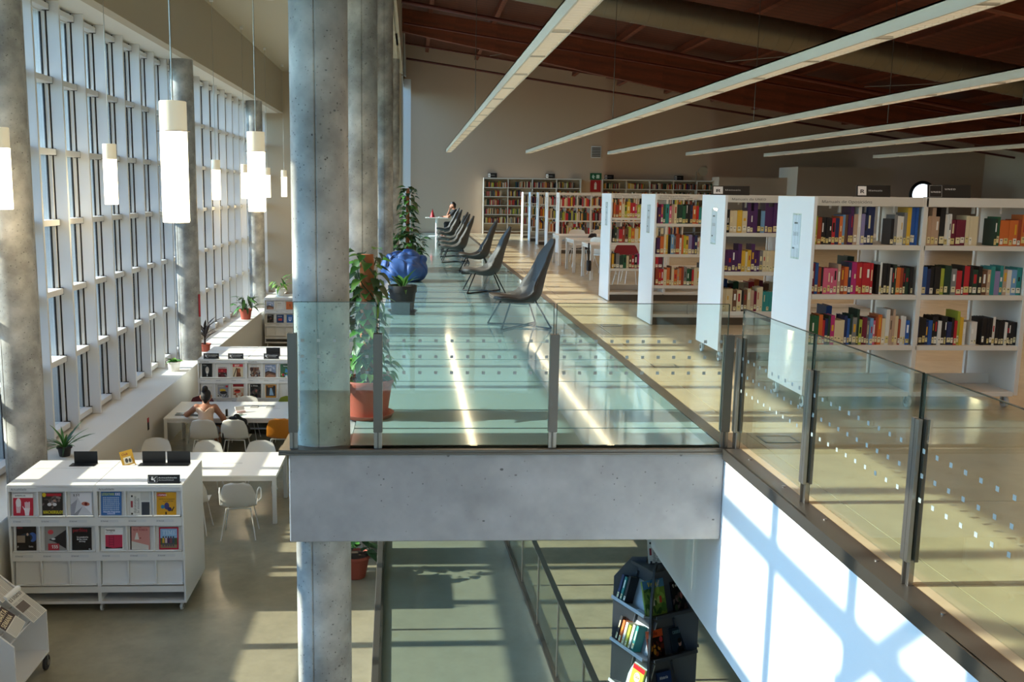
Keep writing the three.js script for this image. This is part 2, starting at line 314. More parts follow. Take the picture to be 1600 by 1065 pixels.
// ------------------------------------------------------------------ balustrades of glass
const dotG = new THREE.BoxGeometry(0.022, 0.022, 0.001);
function glassPane(parent, w, y0, y1, rows, x0) {         // local: pane in the x-y plane, x from 0 to w
  mesh('glass', bx(0.012, w - 0.012, y0, y1, -0.006, 0.006), M.glass, parent);
  mesh('glass_edge', [bx(0.012, w - 0.012, y1, y1 + 0.004, -0.006, 0.006), bx(0.008, 0.012, y0, y1, -0.006, 0.006), bx(w - 0.012, w - 0.008, y0, y1, -0.006, 0.006)], M.glassEdge, parent);
  const dots = [];
  for (const y of rows) for (let x = x0; x < w - 0.05; x += 0.111) dots.push(dotG.clone().translate(x, y, 0.0075));
  if (dots.length) { const d = mesh('etched_dots', dots, M.etched, parent); d.userData.kind = 'stuff'; }
}
function balPost(x, z, turn, top, label, group) {
  const p = thing('balustrade_post', label, 'post', [x, UP, z], turn, group);
  mesh('clamp_bar', bx(-0.032, -0.004, 0.12, top, -0.03, -0.008, 0.003), M.steel, p);
  mesh('clamp_bar', bx(0.004, 0.032, 0.12, top, -0.03, -0.008, 0.003), M.steel, p);
  mesh('clamp_bar', bx(-0.032, 0.032, 0.12, top, 0.008, 0.028, 0.003), M.darkSteel, p);
  mesh('web', bx(-0.005, 0.005, 0.006, top - 0.01, -0.028, 0.026), M.darkSteel, p);
  mesh('foot', bx(-0.028, 0.028, 0.0, 0.13, -0.012, 0.012, 0.002), M.steel, p);
  return p;
}
{
  const xs = [-0.83, -0.24, 0.995, 2.235];
  const pl = ['steel balustrade post at the concrete corner column', 'steel balustrade post before the large terracotta pot', 'steel balustrade post in the middle of the gallery end', 'steel balustrade post closing the gallery end balustrade'];
  xs.forEach((x, i) => balPost(x, -6.63, 0, 0.82, pl[i]));
  const gl = ['short clear glass balustrade pane before the concrete column', 'clear glass balustrade pane before the terracotta pot', 'clear glass balustrade pane ending at the floor corner'];
  for (let i = 0; i < 3; i++) {
    const g = thing('glass_balustrade', gl[i], 'balustrade', [xs[i], UP, -6.63], 0);
    glassPane(g, xs[i + 1] - xs[i], 0.02, 1.035, [0.545, 0.658, 0.77], 0.07);
  }
  const zs = [-6.61, -5.39, -4.185, -2.965, -1.745];
  const pn = ['steel balustrade post at the corner of the upper floor edge', 'second steel post along the upper floor edge', 'third steel post along the upper floor edge', 'fourth steel post along the upper floor edge', 'fifth steel post along the upper floor edge'];
  zs.forEach((z, i) => balPost(2.322, z, Math.PI / 2, 0.8, pn[i]));
  const pg = ['glass balustrade pane beside the first tall bookcase end', 'glass balustrade pane in the middle of the upper floor edge', 'glass balustrade pane above the white upstand near the viewpoint', 'last glass balustrade pane along the upper floor edge'];
  for (let i = 0; i < 4; i++) {
    const g = thing('glass_balustrade', pg[i], 'balustrade', [2.322, UP, zs[i]], -Math.PI / 2);
    glassPane(g, zs[i + 1] - zs[i], 0.07, 1.005, [0.43, 0.545, 0.66], 0.06);
  }
  // low balustrades of the lower walkway
  const rail = (x0, z0, x1, z1, label, h, n, side) => {
    const L = Math.hypot(x1 - x0, z1 - z0), g = thing('walkway_balustrade', label, 'balustrade', [x0, 0.006, z0], Math.atan2(-(z1 - z0), x1 - x0));
    mesh('handrail', bx(0, L, h - 0.012, h, -0.03, 0.03, 0.004), M.steel, g);
    mesh('base_channel', bx(0, L, 0, 0.05, -0.03, 0.03, 0.004), M.darkSteel, g);
    for (let i = 0; i <= n; i++) mesh('post', bx(L * i / n - 0.02, L * i / n + 0.02, 0, h - 0.012, -0.008, 0.008), M.steel, g);
    for (let i = 0; i < n; i++) mesh('glass', bx(L * i / n + 0.03, L * (i + 1) / n - 0.03, 0.06, h - 0.05, -0.004, 0.004), M.glass, g);
  };
  rail(1.62, -4.2, 1.22, -16.2, 'steel and glass handrail on the right of the green walkway', 0.9, 10);
  rail(-0.24, -4.2, -0.46, -16.2, 'steel and glass handrail on the left of the green walkway', 0.9, 6);
}
// ------------------------------------------------------------------ pendant lamps over the reading room
{
  const glow = mat(0xfff6e2, 0.4, 0, { emissive: 0xffefc8, emissiveIntensity: 2.4 }), frost = mat(0xf4ecd6, 0.35, 0, { emissive: 0xffe9bd, emissiveIntensity: 0.14 });
  const proto = thing('pendant_lamp', '', 'lamp');
  mesh('shade', lathe([[0.0001, 0], [0.095, 0], [0.1, 0.01], [0.1, 0.68], [0.095, 0.68]], 28), glow, proto);
  mesh('shade_top', lathe([[0.1, 0.68], [0.1, 0.895], [0.095, 0.9], [0.0001, 0.9]], 28), frost, proto);
  mesh('band', new THREE.TorusGeometry(0.101, 0.003, 6, 28).rotateX(Math.PI / 2).translate(0, 0.68, 0), M.steel, proto);
  mesh('band_screw', [rod(V(-0.125, 0.68, 0), V(0.125, 0.68, 0), 0.004)], M.steel, proto);
  mesh('cord', cyl(0.006, 0.006, 3.53, 0, 2.66, 0, 8), M.rodGrey, proto);
  mesh('ceiling_rose', cyl(0.045, 0.045, 0.07, 0, 4.395, 0, 16), M.white, proto);
  const spots = [[-1.8, -7.5, 'bright cylinder pendant lamp hanging lowest before the second window column'], [-1.79, -11.3, 'bright cylinder pendant lamp hanging before the cluster of far lamps'], [-1.75, -26.4, 'pendant lamp glimpsed between the first two gallery columns'],
    [-4.58, -11.15, 'bright cylinder pendant lamp before the first window column'], [-4.56, -15, 'bright cylinder pendant lamp among the first window fins'], [-4.5, -22.6, 'small cylinder pendant lamp beyond the second window column'], [-4.48, -26.3, 'small cylinder pendant lamp on the left of the far cluster'], [-4.45, -30.1, 'small cylinder pendant lamp on the right of the far cluster'], [-4.45, -34, 'farthest cylinder pendant lamp by the end wall']];
  spots.forEach(([x, z, l], i) => {
    const o = i ? dup(proto, [x, 4.61, z], 0, l) : proto; if (!i) { o.position.set(x, 4.61, z); }
    o.userData.label = l; o.userData.group = 'cylinder pendant lamps';
    const p = new THREE.PointLight(0xffe2b0, 1.2, 0, 2); p.position.set(x, 4.5, z); p.castShadow = true; p.shadow.radius = 4; p.name = 'pendant_light'; scene.add(p);
  });
  // recessed downlights in the plaster ceiling
  [[-3.2, -22.5], [-2.45, -25.5], [-3.2, -31]].forEach(([x, z]) => { const d = thing('ceiling_downlight', 'round recessed downlight in the beige ceiling', 'downlight', [x, 9.05, z], 0, 'recessed downlights'); mesh('ring', new THREE.TorusGeometry(0.13, 0.02, 8, 28).rotateX(Math.PI / 2), M.white, d); mesh('baffle', cyl(0.12, 0.1, 0.03, 0, -0.005, 0, 24), M.sill, d); });
}
// ------------------------------------------------------------------ long linear luminaires of the hall
{
  const lum = mat(0xf3ead6, 0.5, 0, { emissive: 0xfff0dc, emissiveIntensity: 0.4 });
  const names = ['first', 'second', 'third', 'fourth', 'fifth', 'sixth'];
  const ends = [[1.18, 1.6], [3.84, 1.6], [6.6, 1.6], [9.26, 1.6], [11.94, 1.6], [15.72, 1.6]];
  const slat = bx(-0.07, 0.07, 0.004, 0.03, -0.004, 0.004), bar = bx(-0.072, 0.072, -0.002, 0.028, -0.02, 0.02);
  ends.forEach(([x, z1], i) => {
    const z0 = -32.64, L = z1 - z0, o = thing('linear_luminaire', names[i] + ' long white suspended strip light from the gallery side', 'lamp', [x, 6.142, z0], 0, 'suspended strip lights');
    mesh('housing', [bx(-0.088, -0.072, 0, 0.11, 0, L), bx(0.072, 0.088, 0, 0.11, 0, L), bx(-0.088, 0.088, 0.095, 0.11, 0, L), bx(-0.088, 0.088, 0, 0.11, -0.01, 0)], M.lampWhite, o);
    mesh('diffuser', bx(-0.072, 0.072, 0.042, 0.05, 0.01, L - 0.01), lum, o);
    for (let k = 1; k < L / 1.45; k++) mesh('cross_bar', bar, M.rodGrey, o).position.z = k * 1.45;
    const sl = []; for (let z = 0.06; z < L; z += (i < 2 ? 0.1 : 0.2)) sl.push(slat.clone().translate(0, 0, z)); const s = mesh('louvre', sl, M.lampWhite, o); s.userData.kind = 'stuff';
    for (const z of [13.8, 28]) mesh('hanger', rod(V(0, 0.11, z), V(0, roofY(x) - 6.142 - 0.05, z), 0.007, 6), M.darkSteel, o);
    const a = new THREE.RectAreaLight(0xffdcb4, 5, 0.14, L - 0.1); a.position.set(x, 6.13, z0 + L / 2); a.rotation.x = -Math.PI / 2; a.name = 'strip_light'; scene.add(a);
  });
}
// ------------------------------------------------------------------ printed sheets: one atlas for covers and signs
const AT = 8, CELL = 128, cv = document.createElement('canvas'); cv.width = cv.height = AT * CELL * 2;
const cx = cv.getContext('2d'); cx.scale(2, 2); cx.fillStyle = '#e8e6e0'; cx.fillRect(0, 0, 1024, 1024);
const cells = {}; let nCell = 0;
function cell(name, draw) { const i = nCell++, x = (i % AT) * CELL, y = Math.floor(i / AT) * CELL; cells[name] = [x, y]; cx.save(); cx.beginPath(); cx.rect(x, y, CELL, CELL); cx.clip(); cx.translate(x, y); draw(); cx.restore(); }
const R_ = (c, x, y, w, h) => { cx.fillStyle = c; cx.fillRect(x, y, w, h); };
const O_ = (c, x, y, a, b = a, t = 0) => { cx.fillStyle = c; cx.beginPath(); cx.ellipse(x, y, a, b, t, 0, 7); cx.fill(); };
const P_ = (c, pts) => { cx.fillStyle = c; cx.beginPath(); pts.forEach(([x, y], i) => (i ? cx.lineTo(x, y) : cx.moveTo(x, y))); cx.closePath(); cx.fill(); };
const T_ = (c, s, x, y, px, w = 'bold', f = 'sans-serif', mw = 124) => { cx.fillStyle = c; cx.font = `${w} ${px}px ${f}`; cx.fillText(s, x, y, mw); };
const crowd = mulberry(77);
const blotch = (cols, n, y0 = 0, y1 = 128) => { for (let i = 0; i < n; i++) O_(cols[Math.floor(crowd() * cols.length)], crowd() * 128, y0 + crowd() * (y1 - y0), 4 + crowd() * 14, 4 + crowd() * 14, crowd() * 3); };
cell('hands', () => { R_('#c3243a', 0, 0, 128, 128); R_('#ecebea', 0, 0, 128, 24); T_('#222', 'enlletra.es', 12, 16, 13); for (let k = 0; k < 4; k++) { P_('#efe3e4', [[18 + k * 9, 62], [24 + k * 9, 62], [26 + k * 6, 112], [22 + k * 6, 112]]); P_('#efe3e4', [[74 + k * 9, 50 - 4 * (k % 2)], [80 + k * 9, 48], [82 + k * 8, 92], [76 + k * 8, 92]]); } O_('#efe3e4', 34, 52, 17, 26); P_('#efe3e4', [[70, 84], [108, 84], [100, 128], [76, 128]]); P_('#efe3e4', [[58, 74], [62, 72], [78, 96], [74, 102]]); });
cell('machi', () => { R_('#2a2522', 0, 0, 128, 128); R_('#b3202f', 28, 4, 92, 16); O_('#d9bb1f', 14, 12, 12); blotch(['#4d4440', '#6e5b57', '#b98f7e', '#8a7d7a'], 14, 24, 84); O_('#d8d2d0', 46, 66, 13, 9); O_('#d8d2d0', 78, 66, 13, 9); T_('#d8c81e', 'MACHIRULOS', 6, 118, 24); });
cell('xsy', () => { R_('#c9c9cf', 0, 0, 128, 128); P_('#9a9aa4', [[0, 70], [40, 40], [20, 128], [0, 128]]); P_('#e4e3e8', [[30, 10], [120, 6], [124, 120], [60, 60]]); O_('#b06858', 88, 66, 24, 11, 0.1); O_('#6b1d1d', 90, 66, 9); P_('#8b8b93', [[10, 128], [70, 80], [40, 128]]); T_('#26262a', 'x SY', 14, 24, 19, 'bold', 'serif'); });
cell('diplo', () => { R_('#6e6f75', 0, 0, 128, 128); R_('#16151a', 0, 0, 128, 128); T_('#a02a3a', 'ñora', 8, 18, 15); O_('#3f5f9e', 104, 60, 26, 24); O_('#2a3442', 64, 62, 40, 22); R_('#8a7a68', 4, 52, 52, 36); O_('#c7a58e', 72, 46, 7); P_('#151515', [[58, 54], [90, 54], [98, 128], [52, 128]]); T_('#ddd', 'P', 6, 114, 13); T_('#ccc', 'Tinta', 78, 112, 12); });
cell('waves', () => { R_('#8f8b86', 0, 0, 128, 128); P_('#232024', [[128, 20], [60, 60], [24, 72], [60, 84], [128, 120]]); O_('#c04348', 36, 32, 17, 12); R_('#a5303a', 20, 92, 66, 36); T_('#e8e0dc', '155', 40, 118, 24); O_('#dddad5', 52, 68, 12, 5); });
cell('perfiles', () => { R_('#171718', 0, 0, 128, 128); T_('#a22735', 'perfiles', 6, 24, 26); T_('#eee', 'La pandemia', 32, 58, 12); T_('#eee', 'de las cosas', 32, 70, 12); T_('#eee', 'del hoy', 46, 82, 12); R_('#999', 108, 118, 12, 8); });
cell('elles', () => { R_('#3b6ca8', 0, 0, 128, 128); T_('#b7c96a', 'LEVIATHAN', 6, 24, 19, 'bold', 'sans-serif', 78); T_('#eef', 'XXI', 88, 24, 19); for (let j = 0; j < 7; j++) for (let i = 0; i < 8; i++) { cx.strokeStyle = '#cfdcec'; cx.lineWidth = 1.6; cx.strokeRect(14 + i * 13, 34 + j * 10.5, 6 + 3 * crowd(), 5); } T_('#eef', 'Filosofía Diagramas', 14, 114, 11); T_('#eef', 'Unilateral', 38, 124, 10); });
cell('monde', () => { R_('#d6d4cd', 0, 0, 128, 128); for (let i = 0; i < 7; i++) R_('#9b9a95', 68 + i * 8, 10, 3, 42); R_('#3c414a', 72, 60, 48, 68); R_('#8d2f38', 8, 54, 12, 34); R_('#222', 10, 24, 10, 10); R_('#222', 10, 116, 10, 10); cx.save(); cx.translate(40, 118); cx.rotate(-Math.PI / 2); T_('#4a4844', 'diplomatique', 0, 0, 20, 'normal', 'serif', 90); T_('#4a4844', 'le monde', 0, 18, 18, 'normal', 'serif', 80); cx.restore(); });
cell('express', () => { R_('#d49a1f', 0, 0, 128, 128); R_('#b9262c', 4, 6, 56, 18); T_('#fff', "L'EXPRESS", 8, 20, 12); T_('#4a3410', 'Contrôle du renseignement', 14, 42, 11, 'bold', 'sans-serif', 104); T_('#4a3410', 'la grande folie', 40, 54, 10); O_('#3f3a72', 66, 78, 16, 20); O_('#2f7aa0', 40, 82, 13, 11); O_('#302b58', 84, 96, 14, 12); P_('#222', [[96, 104], [112, 80], [116, 84], [100, 110]]); R_('#222', 56, 110, 10, 16); });
cell('tempos', () => { R_('#e6e4e2', 0, 0, 128, 128); T_('#1c1c1c', 'Tempos', 8, 22, 17); T_('#555', 'Arte e Novos', 8, 34, 9, 'normal'); R_('#b92a4c', 6, 42, 116, 78); R_('#7c1e38', 30, 48, 4, 60); R_('#7c1e38', 60, 48, 4, 60); for (let i = 0; i < 4; i++) R_('#7c1e38', 30, 54 + i * 14, 34, 3); P_('#241a1c', [[6, 108], [60, 118], [122, 112], [122, 120], [6, 120]]); });
cell('yorker', () => { R_('#c98a82', 0, 0, 128, 128); R_('#2a1618', 0, 0, 8, 128); T_('#8e2f36', 'THE', 56, 10, 8, 'bold', 'serif'); T_('#8e2f36', 'NEW YORKER', 18, 24, 15, 'bold', 'serif', 96); P_('#cfc9c0', [[8, 80], [120, 104], [120, 128], [8, 128]]); P_('#ded8cf', [[40, 34], [28, 72], [58, 72], [48, 34]]); O_('#7a3b3a', 66, 64, 6, 3); });
cell('time', () => { R_('#b4263c', 0, 0, 128, 128); R_('#8fb3d6', 9, 9, 110, 110); R_('#4c5a3e', 9, 62, 110, 57); R_('#8a7256', 9, 100, 110, 19); T_('#bcd2e6', 'TIME', 22, 42, 34, 'bold', 'serif'); [['#c9a23a', 28], ['#c9b0b4', 46], ['#4f2f5a', 62], ['#7a4652', 78], ['#40505e', 94]].forEach(([c, x]) => { R_(c, x - 6, 62, 13, 30); O_('#3a2a24', x, 57, 5); R_('#5b5560', x - 5, 90, 10, 20); }); });
cell('portrait', () => { R_('#1d2224', 0, 0, 128, 128); O_('#c2bdb2', 66, 62, 22, 32); O_('#e2ded4', 66, 84, 14, 14); P_('#0c0e10', [[10, 128], [40, 96], [94, 96], [122, 128]]); R_('#ddd', 60, 100, 10, 20); T_('#b9c0c2', 'Tinta', 10, 22, 18, 'italic', 'serif'); });
cell('redcar', () => { R_('#4a1c20', 0, 0, 128, 128); R_('#c7bdb6', 0, 2, 128, 18); T_('#a02a32', 'AUTOMOVIL', 6, 17, 17); R_('#9b1c28', 0, 22, 128, 46); O_('#d9504a', 58, 46, 12); blotch(['#2a1214', '#5c2024', '#7c7a78'], 12, 76, 120); });
cell('furia', () => { R_('#d6c6a4', 0, 0, 128, 128); R_('#c8383e', 0, 0, 128, 28); T_('#f5eee6', 'MUY', 22, 25, 28, 'bold'); P_('#6a3a26', [[50, 40], [84, 46], [104, 120], [44, 124]]); O_('#a2623e', 80, 62, 17, 22); P_('#33231c', [[44, 36], [52, 40], [16, 124], [6, 120]]); });
cell('crowd', () => { R_('#d9d6cf', 0, 0, 128, 128); R_('#7d5a48', 10, 26, 104, 96); T_('#6a6a6c', 'ARQUEO', 12, 20, 18, 'normal', 'serif'); blotch(['#2f2b2a', '#8c7c70', '#5c4036', '#b3a79c', '#3e3a44'], 36, 34, 116); });
cell('mount', () => { R_('#7d8ba6', 0, 0, 128, 128); blotch(['#a9b2c4', '#8e9ab4', '#c4c6ce'], 14, 16, 60); P_('#6d4f40', [[0, 84], [60, 66], [128, 90], [128, 128], [0, 128]]); P_('#3f302c', [[0, 78], [40, 62], [128, 86], [128, 94], [30, 76], [0, 92]]); P_('#a2755c', [[0, 128], [50, 92], [128, 112], [128, 128]]); T_('#eef', 'Geografía', 8, 20, 15); });
cell('garden', () => { R_('#3f6a4a', 0, 0, 128, 128); R_('#25321f', 28, 6, 84, 22); T_('#d6e0c8', 'Natura', 34, 24, 17); P_('#4a86b4', [[40, 128], [64, 40], [92, 60], [76, 128]]); blotch(['#6a8c3a', '#2e5a36', '#a8b86a'], 16, 60, 128); O_('#b5343a', 34, 104, 14); O_('#dfe3e0', 72, 118, 14, 9); });
cell('greenbox', () => { R_('#d9d6cc', 0, 0, 128, 128); R_('#4d8a3e', 40, 44, 46, 44); R_('#79a860', 48, 54, 30, 22); });
cell('cars', () => { R_('#8f9298', 0, 0, 128, 128); T_('#d6d6da', 'Clásicos', 6, 20, 17); R_('#b52a38', 94, 4, 30, 20); O_('#caa42c', 60, 52, 36, 14); O_('#2a2a2c', 70, 76, 42, 16); blotch(['#5a5e60', '#c9c6be', '#3a4238'], 12, 88, 124); });
cell('food', () => { R_('#b9a48c', 0, 0, 128, 128); R_('#8d1f24', 0, 0, 128, 24); R_('#d8d0c4', 0, 26, 128, 12); O_('#c6402e', 52, 66, 38, 18); O_('#6a1f1a', 52, 60, 30, 10); blotch(['#e2d8c6', '#a2603c', '#7a2c20'], 14, 88, 124); });
cell('darkmag', () => { R_('#17181a', 0, 0, 128, 128); T_('#c9c9c4', 'Q  música', 10, 22, 17); blotch(['#2e2c26', '#4a3530', '#5c4a48', '#33402c'], 20, 36, 120); O_('#8e5650', 72, 64, 10, 16); });
cell('viento', () => { R_('#c98a2a', 0, 0, 128, 128); R_('#2c2a2c', 8, 8, 112, 104); P_('#8fb2cf', [[56, 34], [74, 34], [98, 104], [46, 104]]); P_('#1c1a1c', [[84, 20], [120, 20], [120, 96], [104, 80]]); T_('#e08c24', 'viaxar', 26, 26, 22); });
cell('orangebk', () => { R_('#c4622a', 0, 0, 128, 128); T_('#2a1c14', '1', 50, 84, 60); });
cell('bluebk', () => { R_('#27406f', 0, 0, 128, 128); R_('#c8473c', 30, 62, 68, 34); T_('#d8e2ee', 'Historia', 20, 36, 20); });
cell('blueU', () => { R_('#2e66a8', 0, 0, 128, 128); T_('#e8eef6', 'U', 34, 100, 90); });
cell('paperbk', () => { R_('#d5d2ca', 0, 0, 128, 128); T_('#4a4a48', 'Boletín', 20, 40, 20); R_('#8a8a86', 20, 60, 88, 2); R_('#8a8a86', 20, 72, 70, 2); });
cell('comic', () => { R_('#6f8a3a', 0, 0, 128, 128); R_('#4a7a9a', 0, 0, 128, 30); T_('#f2d23a', 'Verde', 30, 24, 24); blotch(['#8aa84a', '#4f6f2e', '#a9b86a', '#3c5a2a'], 22, 34, 124); R_('#e6d9c2', 44, 58, 16, 34); R_('#c24a36', 90, 62, 14, 24); });
cell('samurai', () => { R_('#2a1612', 0, 0, 128, 128); R_('#d2562a', 0, 0, 128, 34); T_('#5a1a10', 'Sueño', 14, 26, 24); blotch(['#8a4a22', '#c9862e', '#5a2418', '#3a1c14'], 20, 40, 116); O_('#c23a3e', 108, 48, 13); });
cell('cellar', () => { R_('#22303a', 0, 0, 128, 128); T_('#7fa0a6', 'cantos', 18, 32, 26, 'normal', 'serif'); O_('#c79a86', 74, 82, 14, 18); P_('#131a20', [[40, 128], [56, 98], [98, 98], [110, 128]]); O_('#1a1412', 72, 70, 17, 13); });
cell('kids', () => { R_('#c9d24a', 0, 0, 128, 128); R_('#c8262e', 0, 0, 128, 24); O_('#e8e2c0', 64, 56, 32, 24); T_('#7a3a1a', 'Casa', 40, 62, 22); blotch(['#7fae4a', '#e0b23a'], 8, 86, 124); });
cell('yellow', () => { R_('#d8a52c', 0, 0, 128, 128); R_('#e9dfc4', 24, 56, 80, 60); O_('#4a4440', 52, 86, 15, 20); O_('#4a4440', 84, 90, 13, 18); T_('#8a2a1a', 'Club', 18, 40, 28); });
cell('news', () => { R_('#d8d4ca', 0, 0, 128, 128); R_('#3b2a26', 0, 30, 128, 56); T_('#e8dcb8', 'CUARTA', 12, 58, 28); T_('#e8dcb8', 'SEMANA', 12, 82, 24); T_('#333', 'La Noticia', 10, 22, 20, 'bold', 'serif'); for (let j = 0; j < 8; j++) R_('#9a968e', 6, 92 + j * 4.4, 116, 1.6); });
cell('news2', () => { R_('#d2cec4', 0, 0, 128, 128); T_('#333', 'El Diario', 8, 24, 24, 'bold', 'serif'); for (let j = 0; j < 20; j++) for (let i = 0; i < 3; i++) R_('#8f8b84', 6 + i * 41, 34 + j * 4.6, 36, 1.8); R_('#6a5f58', 6, 44, 76, 34); });
cell('signA', () => { R_('#0b0b0c', 0, 0, 128, 128); cx.strokeStyle = '#ccc'; cx.lineWidth = 1.5; cx.strokeRect(4, 42, 34, 44); O_('#eee', 18, 50, 4); P_('#eee', [[13, 55], [23, 55], [24, 66], [30, 68], [30, 82], [26, 82], [26, 72], [14, 70]]); P_('#eee', [[24, 58], [33, 46], [35, 48], [27, 62]]); T_('#ddd', 'Actualidade', 42, 58, 13); T_('#bbb', 'Actualidad', 42, 74, 12); });
cell('signU', () => { R_('#0c0c0d', 0, 0, 128, 128); cx.strokeStyle = '#bbb'; cx.strokeRect(6, 36, 36, 56); T_('#ddd', 'UNED', 9, 72, 11); T_('#ccc', 'UNED', 50, 58, 12); });
cell('signR', () => { R_('#0c0c0d', 0, 0, 128, 128); R_('#ddd', 5, 38, 32, 50); T_('#111', 'R', 12, 76, 28); T_('#aaa', 'Manuais', 44, 66, 13); });
cell('head1', () => { R_('#cfc7ba', 0, 0, 128, 128); T_('#3a3632', 'Manuais de Oposicións', 3, 92, 60, 'normal', 'sans-serif', 62); });
cell('head2', () => { R_('#cfc9be', 0, 0, 128, 128); T_('#3a3632', 'Manuais da UNED', 4, 92, 60, 'normal', 'sans-serif', 54); });
cell('head3', () => { R_('#cfc9be', 0, 0, 128, 128); T_('#3a3632', '37-376 Educación Formación', 3, 56, 46, 'normal', 'sans-serif', 60); T_('#3a3632', 'Ensino. Educación. Lecer', 3, 106, 46, 'normal', 'sans-serif', 66); });
cell('fire', () => { R_('#b01f26', 0, 0, 128, 128); R_('#f0e6e2', 48, 34, 30, 66); R_('#f0e6e2', 56, 20, 14, 12); });
cell('exit', () => { R_('#0f5a36', 0, 0, 128, 128); R_('#cfe4d6', 70, 30, 34, 70); O_('#cfe4d6', 34, 40, 9); P_('#cfe4d6', [[24, 52], [46, 52], [58, 72], [40, 72], [50, 104], [34, 104], [22, 78]]); });
cell('rackhead', () => { R_('#d6d6d6', 0, 0, 128, 128); T_('#4a4a4a', 'Actualidade', 3, 100, 90, 'normal', 'sans-serif', 24); });
cell('endlabel', () => { R_('#dfe1ec', 0, 0, 128, 128); R_('#3a4a4c', 26, 22, 60, 5); T_('#555', 'Oposicións', 14, 62, 18, 'normal'); R_('#3a4a4c', 10, 98, 40, 5); });
cell('tabs', () => { R_('#d4d5d6', 0, 0, 128, 128); T_('#4a4a4a', 'El Xornal', 4, 96, 90, 'normal', 'sans-serif', 52); });
const atlas = new THREE.CanvasTexture(cv); atlas.colorSpace = THREE.SRGBColorSpace; atlas.anisotropy = 8;
const printM = new THREE.MeshStandardMaterial({ map: atlas, roughness: 0.45 }), printGloss = new THREE.MeshStandardMaterial({ map: atlas, roughness: 0.25 });
// box standing on y=0, print on the +z side, the other sides take the colour at the cell's edge
function sheet(w, h, t, name) {
  const g = new THREE.BoxGeometry(w, h, t).translate(0, h / 2, t / 2), [X, Y] = cells[name], uv = g.attributes.uv, n = g.attributes.normal, e = 0.5;
  for (let i = 0; i < uv.count; i++) {
    const f = n.getZ(i) > 0.5, u = f ? X + e + uv.getX(i) * (CELL - 2 * e) : X + 1.5, v = f ? Y + e + (1 - uv.getY(i)) * (CELL - 2 * e) : Y + CELL - 1.5;
    uv.setXY(i, u / 1024, 1 - v / 1024);
  }
  return g;
}
// ------------------------------------------------------------------ casters
function caster(parent, x, z, r, h, m = M.wheel) {
  const c = mesh('caster', [bx(x - 0.016, x + 0.016, r, h, z - 0.02, z + 0.004), cyl(0.022, 0.022, 0.012, x, h - 0.006, z, 14)], M.steel, parent);
  mesh('wheel', new THREE.CylinderGeometry(r, r, 0.024, 24).rotateZ(Math.PI / 2).translate(x, r, z), m, c);
  mesh('hub', new THREE.CylinderGeometry(r * 0.4, r * 0.4, 0.05, 14).rotateZ(Math.PI / 2).translate(x, r, z), M.steel, c);
}
// ------------------------------------------------------------------ magazine racks; local origin at floor, front left corner, front towards +z
function magazineRack(label, [x, y, z], turn, W, D, H) {
  const o = thing('magazine_rack', label, 'magazine rack', [x, y, z], turn), b = 0.11, hW = W / 2;
  for (const s of [0, W - 0.025]) mesh('side_panel', bx(s, s + 0.025, b, H, -D, 0, 0.004), M.rackWhite, o);
  mesh('divider', bx(hW - 0.02, hW + 0.02, b, H - 0.02, -D + 0.02, -0.002), M.rackWhite, o);
  for (const [a, c] of [[0.0, hW], [hW, W]]) { mesh('top_panel', bx(a + 0.003, c - 0.003, H - 0.012, H + 0.012, -D * 0.66, -0.002, 0.003), M.rackWhite, o); mesh('top_panel', bx(a + 0.003, c - 0.003, H - 0.012, H + 0.012, -D, -D * 0.67, 0.003), M.rackWhite, o); }
  mesh('base_shelf', bx(0.025, W - 0.025, b, b + 0.03, -D, 0), M.rackWhite, o);
  mesh('back_panel', bx(0.025, W - 0.025, b + 0.03, H - 0.012, -D * 0.52, -D * 0.5), M.rackWhite, o);
  mesh('shelf_rail', bx(0.025, W - 0.025, 0.245, 0.32, -0.03, 0.002, 0.003), M.rackWhite, o);
  const rows = [[1.165, 1.45], [0.75, 1.045], [0.345, 0.635]], cw = (hW - 0.045) / 3, slots = [];
  mesh('header', bx(0.025, W - 0.025, 1.455, H - 0.014, -0.03, 0.001), M.rackWhite, o);
  for (const s of [0.03, hW + 0.02]) { const p = mesh('header_label', sheet(hW - 0.06, 0.045, 0.002, 'rackhead'), printM, o); p.position.set(s + hW / 2 - 0.025, 1.462, 0.001); }
  rows.forEach(([y0, y1], j) => {
    if (j < 2) { mesh('label_rail', bx(0.025, W - 0.025, y0 - 0.12, y0 - 0.015, -0.03, 0.001, 0.003), M.rackWhite, o); }
    for (let i = 0; i < 6; i++) {
      const x0 = (i < 3 ? 0.028 : hW + 0.02) + (i % 3) * cw, x1 = x0 + cw;
      if (i % 3) mesh('cell_divider', bx(x0 - 0.008, x0 + 0.008, y0 - 0.01, y1 + 0.005, -0.06, 0.0), M.rackWhite, o);
      const f = mesh('flap', bx(0.01, cw - 0.01, 0, y1 - y0 - 0.01, -0.006, 0), M.rackWhite, o); f.position.set(x0, y0 + 0.005, -0.018); f.rotation.x = -0.11;
      mesh('ledge', bx(x0 + 0.01, x1 - 0.01, y0 - 0.008, y0 + 0.006, -0.03, 0.012, 0.003), M.rackWhite, o);
      if (j < 2) { const t = mesh('title_label', sheet(0.2, 0.03, 0.001, 'tabs'), printM, o); t.position.set(x0 + cw / 2 - 0.03, y0 - 0.075, 0.001); }
      slots.push([x + Math.cos(turn) * (x0 + cw / 2), y + y0 + 0.008, z - 0.006, cw]);
    }
  });
  for (const s of [0.07, hW, W - 0.07]) for (const q of [-0.07, -D + 0.07]) caster(o, s, q, 0.045, b);
  return slots;
}
